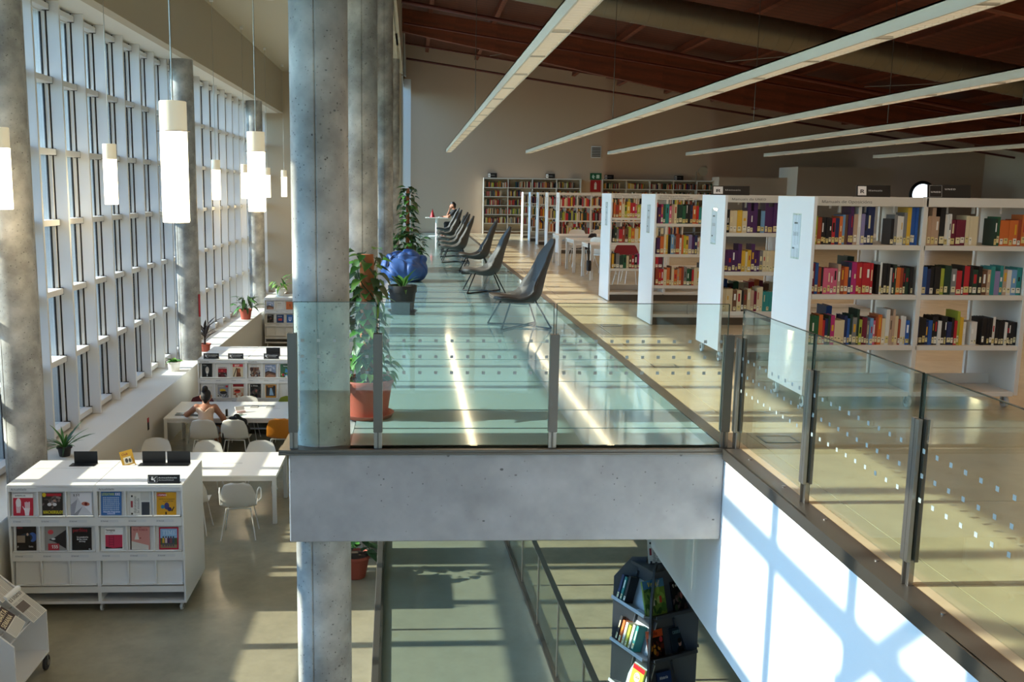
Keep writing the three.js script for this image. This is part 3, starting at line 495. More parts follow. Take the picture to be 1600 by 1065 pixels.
function magazine(slot, cellName, w, h, label, dx = 0) {
  const m = mesh('magazine', sheet(w, h, 0.005, cellName), printGloss); m.position.set(slot[0] + dx, slot[1], slot[2] - 0.004); m.rotation.x = -0.1; tag(m, label, 'magazine'); return m;
}
function bookend(x, y, z, label) { const o = thing('bookend', label, 'bookend', [x, y, z]); mesh('upright', bx(-0.14, 0.14, 0, 0.15, -0.012, -0.004, 0.002), M.black, o); mesh('foot', bx(-0.16, 0.14, 0, 0.006, -0.004, 0.13), M.black, o); return o; }
function sign(x, y, z, w, h, cellName, label, turn = 0) {
  const o = thing('sign_block', label, 'sign', [x, y, z], turn), [X, Y] = cells[cellName], g = sheet(w, h, 0.012, cellName), uv = g.attributes.uv, n = g.attributes.normal;
  for (let i = 0; i < uv.count; i++) if (n.getZ(i) > 0.5) { const v = (1 - uv.getY(i)) * 1024 - Y; uv.setY(i, 1 - (Y + 32 + v * 0.5) / 1024); }
  const f = mesh('face', g, printM, o); f.rotation.x = -0.12; mesh('foot', bx(-w / 2, w / 2, 0, 0.005, -0.06, 0.01), M.black, o); return o;
}
{
  const s = magazineRack('white magazine rack on casters with black bookends on top', [-4.58, 0, -10.74], 0, 1.97, 1.02, 1.52);
  [['hands', 0.22, 0.25, 'magazine with white hands on a red cover'], ['machi', 0.23, 0.26, 'dark magazine cover with large yellow title'], ['xsy', 0.24, 0.27, 'pale magazine cover with a close up eye'], ['elles', 0.23, 0.28, 'blue magazine cover covered in small white diagrams'], ['monde', 0.24, 0.28, 'folded grey newspaper with sideways title'], ['express', 0.22, 0.26, 'yellow magazine cover with red title block'],
    ['diplo', 0.22, 0.29, 'black magazine cover with blue figure'], ['waves', 0.24, 0.28, 'grey magazine cover with red number badge'], ['perfiles', 0.22, 0.26, 'black magazine cover with red title and white text'], ['tempos', 0.21, 0.26, 'white and crimson magazine cover with ladder'], ['yorker', 0.22, 0.27, 'salmon pink magazine cover with white sail shape'], ['time', 0.22, 0.26, 'red bordered magazine cover with a group of people']].forEach(([c, w, h, l], i) => magazine(s[i], c, w, h, l, (i * 7 % 5 - 2) * 0.006));
  bookend(-3.98, 1.532, -11.62, 'black bookend above the left bay of the near magazine rack'); bookend(-3.16, 1.532, -11.62, 'black bookend beside the yellow card'); bookend(-2.86, 1.532, -11.62, 'black bookend at the right end of the near magazine rack');
  sign(-2.83, 1.532, -10.79, 0.36, 0.1, 'signA', 'black sign reading Actualidade on the near magazine rack');
  const y = thing('card_stand', 'tilted yellow card on the magazine rack top', 'card', [-3.44, 1.532, -11.55], 0.25); const c = mesh('card', sheet(0.15, 0.18, 0.004, 'yellow'), printM, y); c.rotation.z = 0.22; c.rotation.x = -0.2; mesh('stand', rod(V(0.08, 0, 0.02), V(0.02, 0.1, -0.01), 0.006), M.yellow, y);
  const s2 = magazineRack('cream magazine rack behind the far table with three black signs', [-4.24, 0, -18.98], 0, 1.9, 1.6, 1.52);
  [['portrait', 0.2, 0.27, 'black magazine with an old man portrait'], ['redcar', 0.17, 0.2, 'small red and black car magazine'], ['furia', 0.2, 0.26, 'red titled magazine with a warrior'], ['crowd', 0.2, 0.25, 'pale framed magazine with a crowd picture'], ['mount', 0.21, 0.25, 'magazine with hills under a blue sky'], ['garden', 0.21, 0.26, 'green and blue nature magazine'], ['greenbox', 0.17, 0.22, 'cream sheet with a green square'], ['cars', 0.21, 0.25, 'grey magazine with vintage cars'], ['food', 0.21, 0.27, 'dark red titled food magazine'], ['darkmag', 0.21, 0.27, 'black music magazine with dim figures'], ['viento', 0.21, 0.26, 'orange framed magazine with a blue spire']].forEach(([c, w, h, l], i) => magazine(s2[i], c, w, h, l));
  sign(-3.98, 1.532, -19.04, 0.3, 0.11, 'signA', 'black sign at the left end of the far magazine rack'); sign(-3.5, 1.532, -19.04, 0.3, 0.11, 'signA', 'black sign in the middle of the far magazine rack'); sign(-2.8, 1.532, -19.04, 0.3, 0.11, 'signA', 'black sign before the bookend on the far magazine rack');
  bookend(-2.83, 1.532, -19.5, 'black bookend standing on the far magazine rack');
  const s3 = magazineRack('farthest cream magazine rack with the white potted plant on top', [-4.6, 0, -30.0], 0, 1.9, 1.2, 1.52);
  [['mount', 0.22, 0.25, 'magazine leaning in the farthest rack, first cell'], ['paperbk', 0.2, 0.25, 'white bulletin in the farthest rack'], ['orangebk', 0.22, 0.24, 'orange cover in the farthest rack'], null, null, null, ['darkmag', 0.2, 0.25, 'dark cover in the farthest rack'], ['bluebk', 0.22, 0.25, 'navy cover with red block in the farthest rack'], ['blueU', 0.2, 0.25, 'blue cover with letter U in the farthest rack']].forEach((q, i) => q && magazine(s3[i], q[0], q[1], q[2], q[3]));
}
// newspaper cart at the lower left
{
  const o = thing('newspaper_cart', 'white slanted newspaper cart on black casters', 'newspaper rack', [-3.7, 0, -9.45], 0);
  const pr = [[0, 0.17], [0.0, 0.62], [-0.85, 1.36], [-1.15, 1.36], [-1.15, 0.17]], sh = new THREE.Shape(pr.map(([a, b]) => new THREE.Vector2(a, b)));
  const pg = new THREE.ExtrudeGeometry(sh, { depth: 0.022, bevelEnabled: false });
  for (const z of [0, 0.8]) mesh('side_panel', pg, M.rackWhite, o).position.z = z;
  mesh('bottom_shelf', bx(-1.15, 0, 0.17, 0.195, 0.022, 0.8), M.rackWhite, o);
  mesh('back_board', bx(-1.15, -1.13, 0.195, 1.36, 0.022, 0.8), M.rackWhite, o);
  for (let k = 0; k < 9; k++) { const t = k / 9, x = -0.06 - 0.8 * t, y = 0.6 + 0.7 * t; mesh('rod', rod(V(x - 0.02, y, 0.022), V(x - 0.02, y, 0.8), 0.009), M.white, o); }
  for (const x of [-0.02, -1.08]) for (const z of [0.04, 0.76]) caster(o, x, z, 0.075, 0.17, M.rubber);
  const np = (x, y, z, tz, c, l) => { const n = thing('newspaper', l, 'newspaper', [x, y, z]); const q = mesh('front_page', sheet(0.3, 0.36, 0.012, c), printM, n); q.rotation.set(-Math.PI / 2, 0, 0); const f = mesh('fold', new THREE.CylinderGeometry(0.03, 0.03, 0.3, 12, 1, false, 0, Math.PI).rotateZ(Math.PI / 2).translate(0, 0.006, -0.36), M.paper, n); n.rotation.set(0, 1.57 + tz, -0.716, 'ZYX'); return n; };
  const on = (t, z, tz, c, l) => np(-3.7 - 0.05 - 0.8 * t + 0.02, 0.625 + 0.7 * t + 0.02, z, tz, c, l);
  on(0.02, -8.9, 0.12, 'news', 'newspaper with large brown headline picture on the cart'); on(0.3, -9.22, -0.06, 'news2', 'folded newspaper halfway up the cart'); on(0.56, -9.0, 0.05, 'news2', 'topmost newspaper on the cart'); on(-0.03, -9.27, -0.05, 'news2', 'newspaper lying lowest on the cart beside the headline one');
}
// ------------------------------------------------------------------ shells: a bent sheet with thickness, along a side profile [z, y], half width w(u), side curl c(u)
function shellGeo(profile, w, c, t, nu = 22, nv = 12, tt = (u) => t) {
  const cv = new THREE.CatmullRomCurve3(profile.map(([z, y]) => V(0, y, z)), false, 'catmullrom', 0.5), pos = [], idx = [];
  const row = (nv + 1) * 2;
  for (let i = 0; i <= nu; i++) {
    const u = i / nu, p = cv.getPoint(u), tg = cv.getTangent(u), n = V(0, -tg.z, tg.y);   // normal towards the sitter
    if (n.y < 0 && n.z < 0) n.negate();
    const ww = w(u), cc = c(u), th = tt(u);
    for (const s of [0, 1]) for (let j = 0; j <= nv; j++) { const v = (j / nv) * 2 - 1, k = cc * v * v - s * th * (1 - 0.25 * v * v); pos.push(ww * v * (1 - 0.03 * s), p.y + n.y * k, p.z + n.z * k); }
  }
  const at = (i, s, j) => i * row + s * (nv + 1) + j;
  for (let i = 0; i < nu; i++) {
    for (let j = 0; j < nv; j++) { idx.push(at(i, 0, j), at(i, 0, j + 1), at(i + 1, 0, j), at(i, 0, j + 1), at(i + 1, 0, j + 1), at(i + 1, 0, j)); idx.push(at(i, 1, j), at(i + 1, 1, j), at(i, 1, j + 1), at(i, 1, j + 1), at(i + 1, 1, j), at(i + 1, 1, j + 1)); }
    for (const j of [0, nv]) { const q = [at(i, 0, j), at(i + 1, 0, j), at(i, 1, j), at(i + 1, 1, j)]; j ? idx.push(q[0], q[2], q[1], q[1], q[2], q[3]) : idx.push(q[0], q[1], q[2], q[1], q[3], q[2]); }
  }
  for (const i of [0, nu]) for (let j = 0; j < nv; j++) { const q = [at(i, 0, j), at(i, 0, j + 1), at(i, 1, j), at(i, 1, j + 1)]; i ? idx.push(q[0], q[1], q[2], q[1], q[3], q[2]) : idx.push(q[0], q[2], q[1], q[1], q[2], q[3]); }
  const g = new THREE.BufferGeometry(); g.setAttribute('position', new THREE.Float32BufferAttribute(pos, 3)); g.setIndex(idx); g.computeVertexNormals();
  const uv = new Float32Array(pos.length / 3 * 2); for (let i = 0; i < pos.length / 3; i++) { uv[2 * i] = pos[3 * i]; uv[2 * i + 1] = pos[3 * i + 2] + pos[3 * i + 1]; } g.setAttribute('uv', new THREE.BufferAttribute(uv, 2));
  return g;
}
const lerpT = (tab) => (u) => { for (let i = 0; i + 1 < tab.length; i++) if (u <= tab[i + 1][0]) { const k = (u - tab[i][0]) / (tab[i + 1][0] - tab[i][0]); const s = k * k * (3 - 2 * k); return tab[i][1] * (1 - s) + tab[i + 1][1] * s; } return tab[tab.length - 1][1]; };
const capEnd = (f, a, b) => (u) => f(u) * (u < a ? Math.sqrt(Math.max(0.25, 1 - (1 - u / a) ** 2)) : u > b ? Math.sqrt(Math.max(0.2, 1 - ((u - b) / (1 - b)) ** 2)) : 1);
// stacking chair, front towards +z
const chairShell = shellGeo([[0.23, 0.43], [0.16, 0.455], [-0.05, 0.44], [-0.17, 0.46], [-0.225, 0.58], [-0.255, 0.72], [-0.275, 0.83]], capEnd(lerpT([[0, 0.21], [0.25, 0.24], [0.5, 0.255], [0.7, 0.245], [1, 0.185]]), 0.06, 0.93), lerpT([[0, 0.005], [0.4, 0.03], [0.6, 0.04], [1, 0.025]]), 0.011);
const chairLegs = [[1, 1], [-1, 1], [1, -1], [-1, -1]].map(([s, f]) => rod(V(0.17 * s, 0.435, 0.14 * f - 0.02), V(0.24 * s, 0, 0.2 * f - 0.02 - (f < 0 ? 0.06 : 0)), 0.0085, 10));
const chairBars = [rod(V(-0.17, 0.43, 0.12), V(0.17, 0.43, 0.12), 0.008), rod(V(-0.17, 0.43, -0.16), V(0.17, 0.43, -0.16), 0.008)];
const armGeo = (s) => tube([V(0.235 * s, 0.44, 0.12), V(0.285 * s, 0.5, 0.1), V(0.29 * s, 0.64, 0.06), V(0.275 * s, 0.69, -0.02), V(0.262 * s, 0.67, -0.14), V(0.245 * s, 0.5, -0.2)], 0.0095, 30, 8);
function stackChair(pos, turn, m, label, arms = false, group) {
  const o = thing('stacking_chair', label, 'chair', pos, turn, group);
  mesh('seat_shell', chairShell, m, o); chairLegs.forEach((g) => mesh('leg', g, M.legWhite, o)); chairBars.forEach((g) => mesh('seat_rail', g, M.legWhite, o));
  if (arms) for (const s of [1, -1]) mesh('armrest', armGeo(s), M.legWhite, o);
  return o;
}
function table(pos, W, D, label, h = 0.74, group) {     // origin at the floor under the centre
  const o = thing('reading_table', label, 'table', pos, 0, group);
  mesh('table_top', bx(-W / 2, W / 2, h - 0.026, h, -D / 2, D / 2, 0.004), M.tableTop, o);
  mesh('apron', [bx(-W / 2 + 0.03, W / 2 - 0.03, h - 0.09, h - 0.026, -D / 2 + 0.02, -D / 2 + 0.05), bx(-W / 2 + 0.03, W / 2 - 0.03, h - 0.09, h - 0.026, D / 2 - 0.05, D / 2 - 0.02), bx(-W / 2 + 0.02, -W / 2 + 0.05, h - 0.09, h - 0.026, -D / 2 + 0.03, D / 2 - 0.03), bx(W / 2 - 0.05, W / 2 - 0.02, h - 0.09, h - 0.026, -D / 2 + 0.03, D / 2 - 0.03)], M.legWhite, o);
  for (const s of [-1, 1]) for (const f of [-1, 1]) mesh('leg', bx(s * (W / 2 - 0.035) - 0.03, s * (W / 2 - 0.035) + 0.03, 0, h - 0.026, f * (D / 2 - 0.035) - 0.03, f * (D / 2 - 0.035) + 0.03, 0.003), M.legWhite, o);
  return o;
}
{
  const t1 = table([-3.2, 0, -14.36], 2.44, 1.28, 'white reading table behind the near magazine rack'); mesh('cable_cover', bx(0.33, 0.62, 0.7401, 0.743, -0.03, 0.02), M.sill, t1);
  const t2 = table([-3.26, 0, -18.0], 2.5, 1.4, 'white reading table where the woman sits'); mesh('cable_cover', bx(0.45, 0.75, 0.7401, 0.743, -0.1, -0.05), M.sill, t2);
  const w = M.chairWhite;
  stackChair([-2.44, 0, -13.32], Math.PI + 0.05, w, 'white armchair with tubular arms before the near reading table', true);
  stackChair([-3.14, 0, -13.5], Math.PI, w, 'white chair half hidden behind the near magazine rack');
  stackChair([-4.17, 0, -15.3], 0, w, 'white chair at the sill end of the near reading table');
  stackChair([-3.3, 0, -15.12], 0, w, 'white chair on the far side of the near table beside the rack corner');
  stackChair([-2.45, 0, -15.12], 0, w, 'white chair on the far side of the near table by the gallery column');
  stackChair([-3.7, 0, -17.08], Math.PI, w, 'white chair the woman in beige sits on');
  stackChair([-3.15, 0, -17.08], Math.PI - 0.06, w, 'white chair with a black bag beside the woman');
  stackChair([-2.36, 0, -17.15], Math.PI, M.orange, 'orange chair at the far reading table');
  stackChair([-4.1, 0, -18.55], 0.1, M.maroon, 'dark maroon chair opposite the woman');
  stackChair([-3.25, 0, -18.55], 0, w, 'white chair on the far side of the far reading table');
  stackChair([-2.42, 0, -18.55], 0, M.green, 'olive green chair at the far reading table');
}
// ------------------------------------------------------------------ bodies from tapered bones
function sdfGeo(bones, cell, k = 0.03, clip) {
  const lo = V(1e9, 1e9, 1e9), hi = V(-1e9, -1e9, -1e9);
  for (const [a, ra, b, rb] of bones) for (const [p, r] of [[a, ra], [b, rb]]) { lo.min(V(p[0] - r, p[1] - r, p[2] - r)); hi.max(V(p[0] + r, p[1] + r, p[2] + r)); }
  const c = lo.clone().add(hi).multiplyScalar(0.5), S = Math.max(hi.x - lo.x, hi.y - lo.y, hi.z - lo.z) / 2 + 4 * cell, n = Math.min(110, Math.ceil(2 * S / cell));
  const mc = new MarchingCubes(n, M.white, false, false, 120000); mc.isolation = 0;
  const half = n / 2, P = V();
  for (let z = 0; z < n; z++) for (let y = 0; y < n; y++) for (let x = 0; x < n; x++) {
    P.set(c.x + (x - half) / half * S, c.y + (y - half) / half * S, c.z + (z - half) / half * S);
    let acc = 0;
    for (const [a, ra, b, rb] of bones) {
      const dx = b[0] - a[0], dy = b[1] - a[1], dz = b[2] - a[2], L = dx * dx + dy * dy + dz * dz || 1e-9;
      const h = Math.max(0, Math.min(1, ((P.x - a[0]) * dx + (P.y - a[1]) * dy + (P.z - a[2]) * dz) / L));
      const d = Math.hypot(P.x - a[0] - dx * h, P.y - a[1] - dy * h, P.z - a[2] - dz * h) - (ra + (rb - ra) * h);
      acc += Math.exp(-Math.min(d, 1) / (k * 0.5));
    }
    let d = -Math.log(acc + 1e-30) * k * 0.5;
    if (clip) d = Math.max(d, clip(P));
    mc.field[x + y * n + z * n * n] = -d;
  }
  mc.update();
  const g = new THREE.BufferGeometry(); g.setAttribute('position', new THREE.BufferAttribute(mc.positionArray.slice(0, mc.count * 3), 3));
  g.scale(S, S, S); g.translate(c.x, c.y, c.z);
  const q = mergeVertices(g, 1e-4); q.computeVertexNormals(); q.setAttribute('uv', new THREE.BufferAttribute(new Float32Array(q.attributes.position.count * 2), 2));
  return q;
}
function handBones([x, y, z], dir, side) {            // palm along dir, back of the hand up, thumb to the side
  const d = V(...dir).normalize(), s = V(-d.z, 0, d.x).multiplyScalar(side), o = V(x, y, z), at = (a, b, c) => o.clone().addScaledVector(d, a).addScaledVector(s, b).add(V(0, c, 0)).toArray();
  const B = [[at(-0.02, 0, 0), 0.026, at(0.05, 0, 0.004), 0.022], [at(0.02, 0.02, 0), 0.018, at(0.06, 0.026, 0.002), 0.015], [at(0.02, -0.02, 0), 0.018, at(0.06, -0.026, 0.002), 0.015]];
  [[-0.033, 0.062], [-0.012, 0.074], [0.011, 0.07], [0.032, 0.055]].forEach(([b, l]) => { B.push([at(0.065, b, 0.004), 0.0092, at(0.065 + l * 0.55, b * 1.1, 0.004), 0.0085], [at(0.065 + l * 0.55, b * 1.1, 0.004), 0.0085, at(0.065 + l, b * 1.12, -0.016), 0.0075]); });
  B.push([at(0.0, -0.025, -0.004), 0.012, at(0.035, -0.056, -0.01), 0.0105], [at(0.035, -0.056, -0.01), 0.0105, at(0.062, -0.062, -0.016), 0.009]);
  return B;
}
{ // seated woman, front towards +z
  const o = thing('person', 'person in a beige sleeveless top seated with back turned at the far table', 'person', [-3.7, 0, -17.1], Math.PI);
  const arm = (s, e, w) => [[[s * 0.165, 0.99, 0.0], 0.056, e, 0.043], [e, 0.041, w, 0.028]];
  const eR = [0.36, 0.83, 0.12], wR = [0.42, 0.775, 0.36], eL = [-0.29, 0.76, 0.1], wL = [-0.2, 0.775, 0.34];
  const torso = [[[0, 0.56, -0.06], 0.135, [0, 0.74, -0.03], 0.115], [[0, 0.74, -0.03], 0.115, [0, 0.93, 0.0], 0.12], [[-0.13, 0.97, 0.0], 0.062, [0.13, 0.97, 0.0], 0.062], [[-0.09, 0.54, -0.04], 0.12, [0.09, 0.54, -0.04], 0.12]];
  const body = [...torso, [[0, 0.98, 0.01], 0.05, [0, 1.09, 0.035], 0.046], [[0, 1.16, 0.055], 0.078, [0, 1.21, 0.05], 0.085], [[0, 1.12, 0.1], 0.05, [0, 1.15, 0.09], 0.06], [[0, 1.155, 0.14], 0.012, [0, 1.135, 0.155], 0.014], [[-0.085, 1.16, 0.045], 0.014, [-0.09, 1.18, 0.04], 0.016], [[0.085, 1.16, 0.045], 0.014, [0.09, 1.18, 0.04], 0.016],
    ...arm(1, eR, wR), ...arm(-1, eL, wL)];
  for (const s of [-1, 1]) body.push([[s * 0.1, 0.53, -0.02], 0.088, [s * 0.13, 0.5, 0.38], 0.06], [[s * 0.13, 0.5, 0.38], 0.058, [s * 0.12, 0.28, 0.36], 0.055], [[s * 0.12, 0.28, 0.36], 0.055, [s * 0.12, 0.09, 0.34], 0.036], [[s * 0.12, 0.05, 0.32], 0.036, [s * 0.12, 0.032, 0.5], 0.028]);
  const g = merge([sdfGeo(body, 0.013, 0.035), sdfGeo(handBones(wR, [0.15, 0, 1], 1), 0.004, 0.008), sdfGeo(handBones(wL, [0.35, 0, 1], -1), 0.004, 0.008)]);
  mesh('body', g, M.skin, o);
  mesh('tank_top', sdfGeo(torso.map(([a, ra, b, rb]) => [a, ra + 0.012, b, rb + 0.012]), 0.012, 0.035, (P) => Math.max(P.y - 1.0 + 0.9 * Math.max(0, 0.075 - Math.abs(P.x)), Math.abs(P.x) - 0.165, 0.56 - P.y)), M.tankTop, o);
  mesh('shorts', sdfGeo([[[-0.09, 0.545, -0.05], 0.134, [0.09, 0.545, -0.05], 0.134], [[-0.1, 0.53, -0.02], 0.1, [-0.12, 0.515, 0.2], 0.086], [[0.1, 0.53, -0.02], 0.1, [0.12, 0.515, 0.2], 0.086]], 0.012, 0.02, (P) => P.y - 0.62), M.shorts, o);
  mesh('hair', sdfGeo([[[0, 1.19, 0.03], 0.093, [0, 1.225, 0.04], 0.09], [[0, 1.13, -0.01], 0.06, [0, 1.1, -0.02], 0.035], [[0, 1.315, -0.0], 0.052, [0, 1.335, -0.0], 0.05]], 0.008, 0.02, (P) => P.z - 0.085), M.hair, o);
  const lap = thing('tablet', 'dark tablet lying at the left of the woman', 'tablet', [-4.2, 0.74, -17.62], 0.05); mesh('case', bx(-0.16, 0.16, 0, 0.012, -0.1, 0.1, 0.005), M.black, lap); mesh('screen', bx(-0.15, 0.15, 0.012, 0.013, -0.09, 0.09), mat(0x2b3138, 0.15), lap);
  const nb = thing('notebook', 'dark notebook under the arm of the woman', 'notebook', [-3.98, 0.74, -17.5], -0.3); mesh('cover', bx(-0.1, 0.1, 0, 0.012, -0.07, 0.07, 0.003), M.potBlack, nb); mesh('pages', bx(-0.096, 0.1, 0.002, 0.01, -0.066, 0.073), M.pages, nb);
  tag(mesh('phone', bx(-3.42, -3.38, 0.74, 0.87, -17.5, -17.44, 0.008), M.black), 'black upright flask beside the elbow of the woman', 'flask').name = 'flask';
  const gl = thing('glasses_case', 'open pink and white glasses case on the far table', 'case', [-3.2, 0.74, -17.75], 0.5); mesh('base', bx(-0.09, 0.09, 0, 0.035, -0.04, 0.04, 0.015), mat(0xd9b3ad, 0.5), gl); const lid = mesh('lid', bx(-0.09, 0.09, 0, 0.03, -0.08, 0, 0.012), M.potWhite, gl); lid.position.set(0, 0.035, -0.04); lid.rotation.x = 1.0;
  tag(mesh('tissue', sdfGeo([[[-3.28, 0.755, -17.6], 0.014, [-3.2, 0.758, -17.55], 0.016], [[-3.2, 0.758, -17.55], 0.016, [-3.14, 0.752, -17.6], 0.01]], 0.006, 0.01), M.paper), 'crumpled white tissue on the far table', 'tissue');
  const pa = thing('note_sheet', 'white note sheet with pen on the far table', 'paper', [-3.12, 0.74, -17.52], 0.2); mesh('sheet', bx(-0.1, 0.1, 0, 0.002, -0.07, 0.07), M.paper, pa); mesh('pen', rod(V(-0.06, 0.007, 0.01), V(0.07, 0.007, -0.02), 0.005), mat(0x2f8f86, 0.4), pa);
  [[-3.02, -18.25], [-2.72, -18.25]].forEach(([x, z], i) => { const s = mesh('desk_socket', [bx(x - 0.07, x + 0.07, 0.74, 0.748, z - 0.1, z + 0.1, 0.002)], mat(0xaaa79f, 0.5)); tag(s, ['grey desk socket plate nearer the woman', 'grey desk socket plate nearer the orange chair'][i], 'socket'); });
  const bag = thing('shoulder_bag', 'black bag slung over the back of a white chair', 'bag', [-3.15, 0, -17.12]); mesh('bag_body', sdfGeo([[[-0.14, 0.56, -0.07], 0.09, [0.13, 0.55, -0.07], 0.09], [[-0.1, 0.74, 0.0], 0.075, [0.12, 0.72, 0.0], 0.06], [[0.0, 0.82, 0.03], 0.055, [0.06, 0.6, -0.05], 0.1]], 0.014, 0.04), M.blackCloth, bag); mesh('strap', tube([V(-0.1, 0.84, 0.2), V(-0.21, 0.6, 0.22), V(-0.22, 0.25, 0.2), V(-0.2, 0.1, 0.17), V(-0.19, 0.4, 0.06)], 0.012, 30, 6), M.blackCloth, bag);
}
// ------------------------------------------------------------------ plants
function leafGeo(L, W, droop, heart = 0) {
  const pos = [], idx = [], n = 6;
  for (let i = 0; i <= n; i++) { const t = i / n, w = W * (heart ? Math.sin(Math.PI * Math.pow(t, 0.6)) : Math.sin(Math.PI * Math.min(1, t * 0.93 + 0.05))), y = -droop * L * t * t, z = L * t; pos.push(-w / 2, y + w * 0.18, z, 0, y, z, w / 2, y + w * 0.18, z); }
  for (let i = 0; i < n; i++) for (let k = 0; k < 2; k++) { const a = i * 3 + k; idx.push(a, a + 3, a + 1, a + 1, a + 3, a + 4); }
  const g = new THREE.BufferGeometry(); g.setAttribute('position', new THREE.Float32BufferAttribute(pos, 3)); g.setIndex(idx); g.computeVertexNormals(); g.setAttribute('uv', new THREE.BufferAttribute(new Float32Array(pos.length / 3 * 2), 2)); return g;
}
const LG = { heart: [leafGeo(0.11, 0.085, 0.35, 1), leafGeo(0.14, 0.1, 0.55, 1), leafGeo(0.17, 0.11, 0.3, 1)], strap: [leafGeo(0.34, 0.03, 0.75), leafGeo(0.4, 0.035, 0.35), leafGeo(0.28, 0.028, 1.0)], lance: [leafGeo(0.26, 0.075, 0.5), leafGeo(0.32, 0.09, 0.3), leafGeo(0.22, 0.07, 0.8)], sword: [leafGeo(0.5, 0.08, 0.12), leafGeo(0.42, 0.07, 0.3)] };
function leaves(o, n, kind, mats, place, scale = 1) { for (let i = 0; i < n; i++) { const l = mesh('leaf', pick(LG[kind]), pick(mats), o), [p, yaw, pitch] = place(i); l.position.set(...p); l.rotation.set(-pitch, yaw, rr(-0.3, 0.3), 'YXZ'); l.scale.setScalar(scale * rr(0.75, 1.15)); } }
function pot(o, r0, r1, h, m, rim = 0.02) { mesh('pot', lathe([[0.001, 0], [r0, 0], [r0 + 0.004, 0.01], [r1 - 0.008, h - rim * 2], [r1 + 0.006, h - rim * 2], [r1 + 0.01, h], [r1 - 0.006, h], [r1 - 0.012, h - 0.03], [0.001, h - 0.035]], 32), m, o); mesh('soil', cyl(r1 - 0.012, r1 - 0.012, 0.01, 0, h - 0.03, 0, 24), M.soil, o); }
{
  // climbing plant in the terracotta pot behind the corner column
  const o = thing('potted_pothos', 'climbing plant on a mossy pole in a large terracotta pot on the glass floor', 'plant', [-0.36, UP, -7.62]);
  pot(o, 0.155, 0.205, 0.31, M.terracotta, 0.022); mesh('saucer', lathe([[0.001, 0], [0.19, 0], [0.215, 0.035], [0.205, 0.035], [0.185, 0.008], [0.001, 0.008]], 32), M.terracotta, o).position.y = 0.001;
  mesh('moss_pole', lathe([[0.001, 0.28], [0.055, 0.28], [0.058, 0.6], [0.052, 0.9], [0.057, 1.24], [0.05, 1.3], [0.001, 1.3]], 18), M.coir, o);
  for (let k = 0; k < 3; k++) { const p = []; for (let i = 0; i <= 14; i++) { const a = k * 2.1 + i * 0.75, q = 0.065 + 0.02 * rnd(); p.push(V(Math.cos(a) * q, 0.3 + i * 0.07, Math.sin(a) * q)); } mesh('vine', tube(p, 0.005, 60, 5), M.leafDark, o); }
  leaves(o, 210, 'heart', [M.leaf, M.leafDark, M.leaf, M.leafLight, M.leafDark], (i) => { const t = i / 210, a = i * 2.4, q = t < 0.35 ? rr(0.05, 0.2) : rr(0.055, 0.11), y = t < 0.35 ? rr(0.3, 0.52) : t < 0.8 ? 0.48 + (t - 0.35) * 1.2 : 1.02 + (t - 0.8) * 1.6; return [[Math.cos(a) * q, y, Math.sin(a) * q], Math.PI / 2 - a, rr(-0.9, 0.3)]; }, 0.82);
  // small dark pot
  const b = thing('potted_lily', 'short leafy plant in a black plastic pot on the glass floor', 'plant', [-0.15, UP, -14.2]);
  pot(b, 0.155, 0.205, 0.42, M.potBlack, 0.05); mesh('saucer', lathe([[0.001, 0], [0.17, 0], [0.225, 0.05], [0.215, 0.05], [0.165, 0.01], [0.001, 0.01]], 32), M.potBlack, b);
  leaves(b, 12, 'lance', [M.leafDark, M.leaf], (i) => { const a = i * 1.9; return [[Math.cos(a) * 0.04, 0.4, Math.sin(a) * 0.04], Math.PI / 2 - a, i % 4 ? rr(0.9, 1.35) : 0.35]; }, 0.95);
  // bushy plant behind the bean bag
  const c = thing('potted_ficus', 'tall bushy plant in a blue and white pot behind the bean bag', 'plant', [-0.12, UP, -22.6]);
  pot(c, 0.17, 0.24, 0.36, mat(0x5f7f9c, 0.4), 0.03); mesh('moss_pole', cyl(0.04, 0.05, 1.5, 0, 1.1, 0, 14), M.coir, c);
  leaves(c, 210, 'heart', [M.leafDark, M.leafDark, M.leaf], (i) => { const a = i * 2.4, low = i < 120, q = low ? rr(0.06, 0.42) : rr(0.05, 0.17), y = low ? rr(0.34, 0.82) : 0.75 + (i - 120) / 90 * 1.15; return [[Math.cos(a) * q, y, Math.sin(a) * q], Math.PI / 2 - a, rr(-0.5, 0.4)]; }, 1.35);
  // sill plants
  const s1 = thing('spider_plant', 'spider plant arching over the sill behind the magazine rack', 'plant', [-4.93, 1.09, -13.55]); pot(s1, 0.07, 0.1, 0.14, M.potBlack, 0.012); leaves(s1, 26, 'strap', [M.leaf, M.leafDark], (i) => { const a = i * 2.4; return [[Math.cos(a) * 0.02, 0.12, Math.sin(a) * 0.02], Math.PI / 2 - a, rr(0.5, 1.3)]; }, 1);
  const s2 = thing('potted_succulent', 'small leafy plant in a white pot on the sill', 'plant', [-4.98, 1.09, -20.1]); pot(s2, 0.1, 0.135, 0.2, M.potWhite, 0.015); leaves(s2, 16, 'heart', [M.leaf, M.leafLight], (i) => { const a = i * 2.4; return [[Math.cos(a) * 0.03, 0.18, Math.sin(a) * 0.03], Math.PI / 2 - a, rr(0.1, 1.2)]; }, 1);
  const s3 = thing('cordyline', 'dark purple sword leaved plant beside the second window column', 'plant', [-4.86, 1.09, -22.6]); pot(s3, 0.1, 0.13, 0.18, M.terracotta, 0.015); mesh('stem', cyl(0.018, 0.022, 0.45, 0, 0.35, 0, 8), M.soil, s3); leaves(s3, 16, 'sword', [M.leafPurple], (i) => { const a = i * 2.4; return [[0, 0.25 + i * 0.02, 0], Math.PI / 2 - a, rr(0.2, 1.2)]; }, 1.1);
